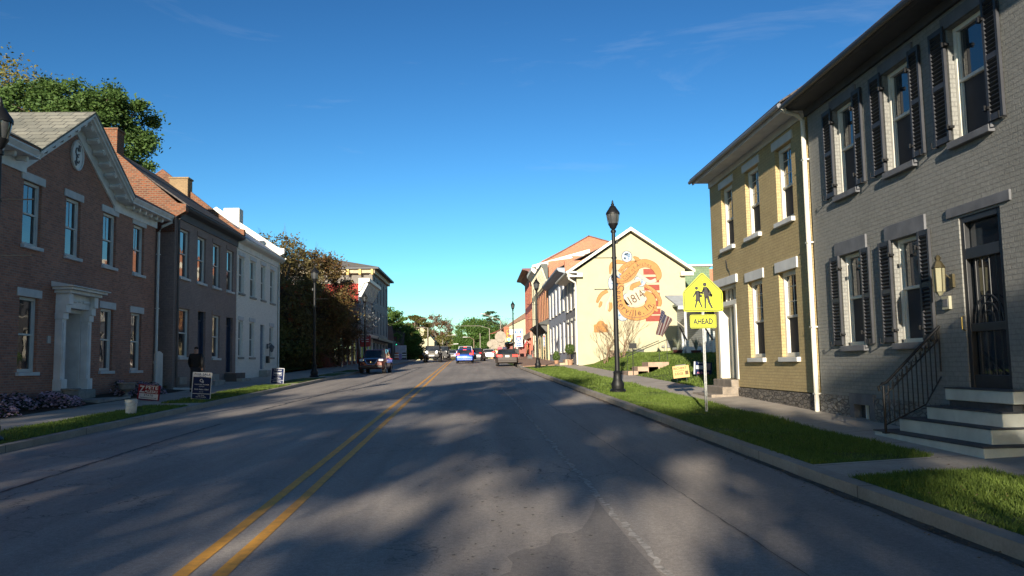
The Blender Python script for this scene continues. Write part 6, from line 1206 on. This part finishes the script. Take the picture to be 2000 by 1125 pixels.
pole('street_light',[(-.9,160,2.3),(-.9,160,6.6),(-1.6,160,7.0),(-2.6,160,7.1)],[.12,.09,.06,.05],'dark pole with short double head in front of the dense green tree','street light',mat('wood_pole2',(.2,.15,.1),.8),head=(-2.6,160,7.1))
# route signs
rs=thing('route_signs',(5.2,107,2.2),'white and blue route signs with a shield and arrow on one post, right pavement','sign')
q=MB(); q.tube([(5.15,107,2.1),(5.15,107,6.3)],.05,6); q.tube([(4.9,107.1,2.1),(4.9,107.1,4.7)],.04,6); q.build('post',GALV,rs)
BL=mat('interstate_blue',(.02,.10,.42),.5); 
q=MB(); q.box(4.1,5.75,106.88,106.9,5.55,6.25); q.box(4.75,5.75,106.88,106.9,4.6,5.5); q.box(4.85,5.75,106.88,106.9,3.95,4.55); q.build('white_panel',TEXTWHT,rs)
q=MB(); q.box(4.75,5.6,106.86,106.875,5.65,6.1); q.prism([(4.88,5.15),(5.62,5.15),(5.6,4.85),(5.25,4.66),(4.9,4.85)],'y',106.86,106.875); q.box(4.95,5.65,106.86,106.875,4.03,4.47); bo=q.build('blue_field',BL,rs)
q=MB(); q.prism([(4.88,5.17),(5.62,5.17),(5.55,5.36),(4.95,5.36)],'y',106.86,106.875); q.build('red_field',mat('interstate_red',(.4,.02,.02),.5),rs)
q=MB(); text(q,'TO',.36,(5.17,106.85,5.87),(1,0,0),(0,0,1),bold=.01); text(q,'70',.36,(5.25,106.85,4.93),(1,0,0),(0,0,1),bold=.01); q.add([(5.05,106.85,4.25),(5.2,106.85,4.4),(5.2,106.85,4.3),(5.6,106.85,4.3),(5.6,106.85,4.2),(5.2,106.85,4.2),(5.2,106.85,4.1)],[(0,1,2,3,4,5,6)]); q.build('lettering',TEXTWHT,bo)
# construction barrels, bench, topiary
for i,(x,y) in enumerate(((-11.9,120),(-11.0,122))):
    t=thing('traffic_barrel',(x,y,rz_(y)+.1),('orange','dark')[i]+' striped traffic barrel by the far left shops, '+('left' if i==0 else 'right')+' of the two','traffic barrel','traffic barrels by the far left shops'); q=MB(); q.lathe([(.45,0),(.45,.08),(.33,.1),(.30,1.0),(.1,1.05)],(x,y,rz_(y)+.1),14); q.build('body',mat('barrel_%d'%i,((.5,.13,.05),(.05,.05,.06))[i],.6),t,smooth=True)
    for k in range(2): q=MB(); q.lathe([(.334-.01*k,.3+.35*k),(.328-.01*k,.45+.35*k)],(x,y,rz_(y)+.1),14); q.build('reflective_band',TEXTWHT,t)
bn=thing('street_bench',(6.0,96,rz_(96)+.15),'dark iron bench on the paving before the ornate cream building','bench'); z=rz_(96)+.2
q=MB(); q.box(5.7,6.2,95,96.6,z+.42,z+.47); q.build('seat',DARKM,bn); q=MB(); q.box(6.2,6.28,95,96.6,z+.47,z+.95); q.build('backrest',DARKM,bn)
for y in (95.1,96.4): q=MB(); q.box(5.72,6.25,y,y+.08,z,z+.42); q.build('leg',DARKM,bn)
TOP=leafmat('topiary_leaves',(.05,.09,.02),(.09,.14,.03),.2,2)
def ball(q,c,r_,n,rnd,s=.04):
    for i in range(n):
        v=Vector((rnd.gauss(0,1),rnd.gauss(0,1),rnd.gauss(0,1))).normalized()*r_*rnd.uniform(.75,1.08); a=Vector((rnd.gauss(0,1),rnd.gauss(0,1),rnd.gauss(0,1))).normalized()*s; b=a.cross(v).normalized()*s; p=Vector(c)+v; q.add([p-a,p-b,p+a,p+b],[(0,1,2,3)])
rnd=random.Random(4)
t=thing('ball_topiary',(6.75,60.5,1.55),'ball topiary on a bare stem in a tan pot beside the grey doorway steps','potted plant'); q=MB(); ball(q,(6.75,60.5,2.75),.38,900,rnd); q.build('foliage',TOP,t); q=MB(); q.tube([(6.75,60.5,1.9),(6.75,60.5,2.5)],.04,6); q.build('stem',BARK,t); q=MB(); q.lathe([(.16,0),(.2,.35),(.22,.4),(.15,.4)],(6.75,60.5,1.56),10); q.build('pot',mat('terracotta_pot',(.35,.2,.12),.8),t,smooth=True)
t=thing('cone_shrub',(6.3,66.5,1.7),'small cone shrub in a pot farther along the pavement','potted plant'); q=MB(); ball(q,(6.3,66.5,2.2),.3,500,rnd); ball(q,(6.3,66.5,2.5),.2,300,rnd); q.build('foliage',TOP,t); q=MB(); q.lathe([(.16,0),(.2,.3),(.15,.3)],(6.3,66.5,1.66),10); q.build('pot',mat('terracotta_pot',(0,0,0)),t,smooth=True)
q=MB(); q.box(6.5,7.09,61.6,63.4,1.4,2.0); q.box(6.1,7.09,61.8,63.2,1.4,1.75); tag(rebase(q.build('door_step',mat('tan_step',(.45,.33,.22),.85),bevel=.02),(6.7,62.5,1.5)),'tan stone doorstep of the grey brick front beyond the mural wall','steps')

# ================================================================ trees
def rv(rnd): 
    while True:
        v=Vector((rnd.uniform(-1,1),rnd.uniform(-1,1),rnd.uniform(-1,1)))
        if .05<v.length<1: return v
def tree(nm,base,label,blobs,nclump,per,leaf,lm,seed,trunk=.25,barkm=None,group=None,cat='tree',bare=.0,spread=.16,flat=.7,limbs=None,droop=0,twigs=0):
    """blobs: list of (centre, radii). Leaves sit in clumps around limb tips, so sky shows between them"""
    rnd=random.Random(seed); t=thing(nm,base,label,cat,group); vol=[b[1][0]*b[1][1]*b[1][2] for b in blobs]; B0=Vector(base); clumps=[]
    for i in range(nclump):
        c,r_=rnd.choices(blobs,weights=vol)[0]; v=rv(rnd); l_=v.length; v=v/l_*(l_**.45); clumps.append((Vector(c)+Vector((v.x*r_[0],v.y*r_[1],v.z*r_[2])),rnd.uniform(.55,1.35)))
    R0=max(b[1][0] for b in blobs); vs=[];fs=[]
    for p,k in clumps:
        s_=R0*spread*k
        for j in range(int(per*k)):
            o=Vector((rnd.gauss(0,.55),rnd.gauss(0,.55),rnd.gauss(0,.55*flat)))*s_; q_=p+o-Vector((0,0,droop*o.length)); a=Vector((rnd.gauss(0,1),rnd.gauss(0,1),rnd.gauss(0,.6))).normalized(); b=a.cross(Vector((rnd.gauss(0,1),rnd.gauss(0,1),rnd.gauss(0,1)))).normalized(); l=leaf*rnd.uniform(.6,1.4); n=len(vs)
            vs+=[tuple(q_-a*l-B0),tuple(q_-b*l*.55-B0),tuple(q_+a*l-B0),tuple(q_+b*l*.55-B0)]; fs.append((n,n+1,n+2,n+3))
    me=bpy.data.meshes.new('crown'); me.from_pydata(vs,[],fs); me.materials.append(lm); o=bpy.data.objects.new('crown',me); COL.objects.link(o); o.parent=t
    q=MB(); c0=Vector(blobs[0][0]); top=Vector((c0.x,c0.y,c0.z+blobs[0][1][2]*.3)); fork=B0.lerp(Vector((c0.x,c0.y,c0.z-blobs[0][1][2]*.7)),.95)
    if fork.z<B0.z+.6: fork=B0+Vector((0,0,.6))
    q.tube([B0-Vector((0,0,.2)),B0.lerp(fork,.5)+Vector((rnd.uniform(-.1,.1),rnd.uniform(-.1,.1),0)),fork,fork.lerp(top,.5),top],[trunk*1.25,trunk,trunk*.8,trunk*.5,trunk*.15],7)
    for p,k in rnd.sample(clumps,min(len(clumps),limbs or 26)):
        s=fork.lerp(top,rnd.uniform(0,.7)); m_=s.lerp(p,.5)+Vector((rnd.uniform(-.2,.2),rnd.uniform(-.2,.2),rnd.uniform(-.1,.35)))*(p-s).length*.4; q.tube([s,m_,p],[trunk*.35,trunk*.2,trunk*.05],5,cap=False)
    for i in range(twigs):
        p,k=rnd.choice(clumps); v=(p-c0).normalized(); e=p+Vector((v.x*rnd.uniform(.2,.9)+rnd.uniform(-.3,.3),v.y*.5+rnd.uniform(-.3,.3),abs(v.z)*rnd.uniform(.2,.8)+rnd.uniform(0,.6))); q.tube([p,p.lerp(e,.5)+Vector((rnd.uniform(-.06,.06),0,.04)),e],[.018,.012,.005],3,cap=False)
    q.build('trunk',barkm or BARK,t,smooth=2); return t
def bare_tree(nm,base,label,h,seed,m,spread=.5,n0=1,trunk=.1,levels=5,group=None,cat='tree',lean=0,kids=(2,3)):
    rnd=random.Random(seed); t=thing(nm,base,label,cat,group); q=MB()
    def br(p,d,l,r_,lev):
        m1=p+d*l*.5+Vector((rnd.uniform(-1,1),rnd.uniform(-1,1),rnd.uniform(-.3,.5)))*l*.09; e=p+d*l; q.tube([p,m1,e],[r_,r_*.8,r_*.62],5 if lev<2 else 3,cap=False)
        if lev>=levels: return
        for k in range(rnd.randint(*kids)+(1 if lev==0 else 0)):
            nd=(d+Vector((rnd.uniform(-1,1),rnd.uniform(-1,1),rnd.uniform(-.25,.75)))*spread*1.3).normalized(); br(e if k else m1.lerp(e,.7),nd,l*rnd.uniform(.6,.86),r_*.6,lev+1)
    for k in range(n0):
        d=Vector((rnd.uniform(-1,1)*spread*(1 if n0>1 else .1)+lean,rnd.uniform(-1,1)*spread*(1 if n0>1 else .1),1)).normalized(); br(Vector(base)+Vector((rnd.uniform(-.15,.15),rnd.uniform(-.15,.15),-.1)) if n0>1 else Vector(base),d,h*.27,trunk,0)
    q.build('branches',m,t,smooth=2); return t
FART=mat('grey_twigs',(.17,.14,.11),.9,.2)
LG=leafmat('maple_leaves',(.05,.10,.028),(.10,.17,.045)); LY=leafmat('budding_leaves',(.20,.17,.05),(.13,.15,.05)); LR=leafmat('bronze_leaves',(.17,.085,.04),(.15,.12,.04)); LR2=leafmat('olive_bronze_leaves',(.13,.10,.045),(.17,.14,.05)); LO=leafmat('olive_leaves',(.09,.10,.03),(.15,.13,.04)); LB=leafmat('fresh_leaves',(.07,.14,.03),(.12,.20,.05)); LP=leafmat('pine_needles',(.04,.07,.03),(.07,.10,.04),.15); LPink=leafmat('rust_leaves',(.18,.095,.055),(.14,.10,.05)); LW=leafmat('white_blossom',(.40,.40,.42),(.25,.27,.28))
tree('maple_tree',(-24,50,1.2),'dark green maple rising behind the pedimented house roof',[((-23.2,49,15.8),(3.2,4,3.0)),((-20.4,47.5,13.2),(1.7,2.4,1.1)),((-20.6,47.8,16.2),(1.7,2.2,1.7)),((-25.5,49,15.6),(3,4,3.4))],230,330,.10,LG,11,.35,spread=.17,limbs=80)
tree('budding_tree',(-35,62,1.5),'tall yellowish budding tree at the left edge behind the green maple',[((-35.5,61,18.5),(6.5,5,6.4)),((-31,61,18),(3.6,4,5))],150,130,.12,LY,12,.35,spread=.2,limbs=110)
tree('bronze_leaf_tree',(-15.5,62,1.4),'bronze and olive tree nearest the white row house on the left',[((-15.0,62,7.6),(3.1,3.4,4.0)),((-15.3,60.5,4.2),(2.9,3.0,2.8))],190,120,.10,LR2,13,.22,group='leafy trees past the white row house',spread=.22,limbs=110,twigs=420)
tree('bronze_leaf_tree',(-14.8,67,1.6),'bronze-leaved middle tree of the dark mass behind the left lamp',[((-13.5,67,7.2),(3.1,3.2,4.0)),((-14,66,3.9),(2.4,3.0,2.5))],190,120,.10,LR,14,.22,group='leafy trees past the white row house',spread=.22,limbs=110,twigs=420)
tree('bronze_leaf_tree',(-14.2,71.5,1.7),'rust-tipped tree in front of the dark red shop',[((-12.5,71.5,6.3),(2.4,2.6,3.3)),((-13.0,71,3.8),(2.0,2.4,2.2))],140,120,.10,LPink,15,.18,group='leafy trees past the white row house',spread=.24,limbs=90,twigs=320)
tree('leafy_hedge',(-15,56.5,1.3),'dark dense hedge filling the gap beside the white row house',[((-15.2,56.8,3.4),(2.2,2.4,2.2)),((-14.9,60,3.0),(2.1,3,1.8)),((-14.5,64.5,2.8),(1.9,3,1.6))],90,320,.12,LO,19,.15,cat='hedge',spread=.34,limbs=14)
tree('blossom_tree',(-10.6,74,1.7),'small dark tree with pale blossom over the left pavement by the shops',[((-10.9,74,5.9),(1.5,1.6,1.9))],60,60,.09,LW,16,.10,spread=.3,limbs=50)
tree('leafy_tree',(-16,135,2.6),'bright green tree showing just right of the tall grey building',[((-15.6,135,8.6),(3.6,3,3.6))],60,120,.2,LB,21,.3,group='trees beyond the crossing',limbs=14)
tree('leafy_tree',(-13.5,165,2.5),'olive tree behind the old stone shop at the crossing',[((-12.9,165,9.0),(3.2,3,3.2))],50,110,.22,LO,22,.3,group='trees beyond the crossing',limbs=14)
tree('leafy_tree',(-12.1,141,2.5),'dense green round tree behind the left traffic light',[((-11.9,141,5.6),(2.3,2.2,2.7)),((-11.7,141,4),(2.0,2,1.6))],90,180,.16,LB,23,.25,group='trees beyond the crossing',spread=.28,limbs=14)
tree('leafy_tree',(-11,225,2.2),'reddish budding tree behind the yellow gabled house',[((-13,225,11.5),(5.5,4,3.6))],60,80,.25,LPink,24,.3,group='trees beyond the crossing',limbs=30)
tree('leafy_tree',(-.8,205,2.2),'large dense green tree in the middle above the blue hatchback',[((-1.0,205,8.2),(5.2,4,4.6)),((3.2,205,7.0),(3.0,3,4.0)),((-3.6,205,5.6),(2.4,3,3.2))],210,170,.2,LB,25,.4,group='trees beyond the crossing',spread=.2,limbs=20)
tree('leafy_tree',(-8.2,215,2.2),'yellow-green spring tree left of the large green tree',[((-8.0,215,6.6),(3.2,3,3.6)),((-5.2,216,5.2),(2.2,3,2.6))],80,120,.22,LY,26,.3,group='trees beyond the crossing',limbs=24)
tree('leafy_tree',(-14,230,2),'olive tree low behind the off-road SUV',[((-9.5,232,6),(4,3,3.6)),((-17,230,7),(5,3,4))],90,110,.25,LO,27,.3,group='trees beyond the crossing',limbs=24)
tree('pine_tree',(3.2,225,2),'spreading pine behind the large green tree',[((3.4,225,14.5),(2.2,2,1.5)),((3.4,225,12.2),(3.6,3,1.1)),((3.2,225,10.4),(4.6,3.5,1.1)),((3,225,8.3),(4.5,3.5,1.3)),((3.5,225,16.2),(1.2,1.2,.9))],110,90,.22,LP,28,.3,cat='pine tree',limbs=30,flat=.3,spread=.2)
tree('leafy_tree',(9,240,2),'dark tree beyond the far yellow gable on the right',[((9,240,10),(4,3,3.4))],50,110,.25,LG,29,.3,group='trees beyond the crossing',limbs=12)
bare_tree('bare_tree',(-10.4,222,2.3),'tall bare branching tree above the vehicles on the left of the road',15.5,5,FART,.42,trunk=.34,levels=6)
bare_tree('bare_tree',(-5.6,228,2.2),'smaller bare tree just left of the large green tree',12,7,FART,.42,trunk=.26,levels=5)
bare_tree('bare_tree',(6.6,228,2.2),'bare twiggy tree behind the pine and the far shops',14,9,FART,.45,trunk=.28,levels=6)
bare_tree('bare_shrub',(9.4,53,1.85),'leafless multi-stemmed shrub in front of the mural wall, right of the lamp',4.4,31,mat('tan_twigs',(.20,.13,.08),.9,.2),.5,n0=6,trunk=.04,levels=3,cat='shrub')
bare_tree('bare_shrub',(8.3,53.5,1.7),'leafless shrub in front of the mural wall, left of the lamp post',3.6,33,mat('tan_twigs',(0,0,0)),.55,n0=4,trunk=.035,levels=3,cat='shrub')
bare_tree('bare_tree',(15.5,45,2),'thin bare twigs showing beside the yellow house wall',6.3,37,BARKL,.5,trunk=.1,levels=5)
# litter in the gutter and on the verge
rnd=random.Random(99); q=MB()
for i in range(900):
    y=5+rnd.random()**1.5*26; x=kR(y)+(rnd.gauss(-.12,.09) if rnd.random()<.6 else rnd.uniform(.22,1.6)); s=rnd.uniform(.008,.024); z=rz_(y)+(.012 if x<kR(y) else .17+.05*rnd.random()); a=rnd.uniform(0,6.28)
    if kR(y)-.0<x<kR(y)+.2: continue
    q.add([(x+s*math.cos(a),y+s*math.sin(a),z),(x-s*.5*math.sin(a),y+s*.5*math.cos(a),z+s*.5),(x-s*math.cos(a),y-s*math.sin(a),z),(x+s*.5*math.sin(a),y-s*.5*math.cos(a),z+.002)],[(0,1,2,3)])
tag(q.build('fallen_leaves',leafmat('dry_leaves',(.16,.10,.05),(.26,.19,.11),.1,3)),'dry leaf litter along the right gutter and grass','leaf litter',kind='stuff')
# distant wood closing the horizon
rnd=random.Random(77); vs=[];fs=[]
for i in range(9000):
    x=rnd.uniform(-120,120); y=rnd.uniform(300,330); h=4.5+2.5*math.sin(x*.11)+1.5*math.sin(x*.37+1); z=2+h*math.sqrt(rnd.random())*1.1; l=rnd.uniform(.3,.8); a=Vector((rnd.gauss(0,1),rnd.gauss(0,.4),rnd.gauss(0,1))).normalized(); b=a.cross(Vector((0,1,.3))).normalized(); p=Vector((x,y,z)); n=len(vs); vs+=[tuple(p-a*l),tuple(p-b*l*.7),tuple(p+a*l),tuple(p+b*l*.7)]; fs.append((n,n+1,n+2,n+3))
me=bpy.data.meshes.new('distant_wood'); me.from_pydata(vs,[],fs); me.materials.append(LO); o=bpy.data.objects.new('distant_wood',me); COL.objects.link(o); tag(o,'far line of spring woodland on the horizon','woodland',kind='stuff')
# trees standing beside the road behind the viewpoint: they throw the long dappled shade over the street
def shade(base,label,blobs,n,per,leaf,seed,tr=.35): tree('street_tree',base,label,blobs,n,per,leaf,LG,seed,tr,group='street trees behind the viewpoint',spread=.2,limbs=20)
shade((4,-28,-.6),'street tree behind the viewpoint on the right',[((3.5,-28,7.6),(4.4,4,4.2))],64,130,.24,53)
shade((-1.2,-30,-.7),'low street tree behind the viewpoint near the road middle',[((-1,-30,7.6),(3.4,3.6,4.2))],80,120,.22,52)
shade((-6,-33,-.7),'street tree with an open crown behind the viewpoint',[((-6,-33,5.4),(3.2,3,2.6)),((-6.4,-33,12.0),(2.6,3,1.3))],90,150,.22,54)
shade((-12,-32,-.7),'tall broad street tree behind the viewpoint on the left',[((-12,-32,12),(4.8,4,6.8)),((-11,-32,6),(4,4,3))],120,120,.26,51)
shade((-20,-30,-.7),'street tree far left behind the viewpoint',[((-22.3,-30,10.4),(5.2,4,6.4))],110,150,.24,55)
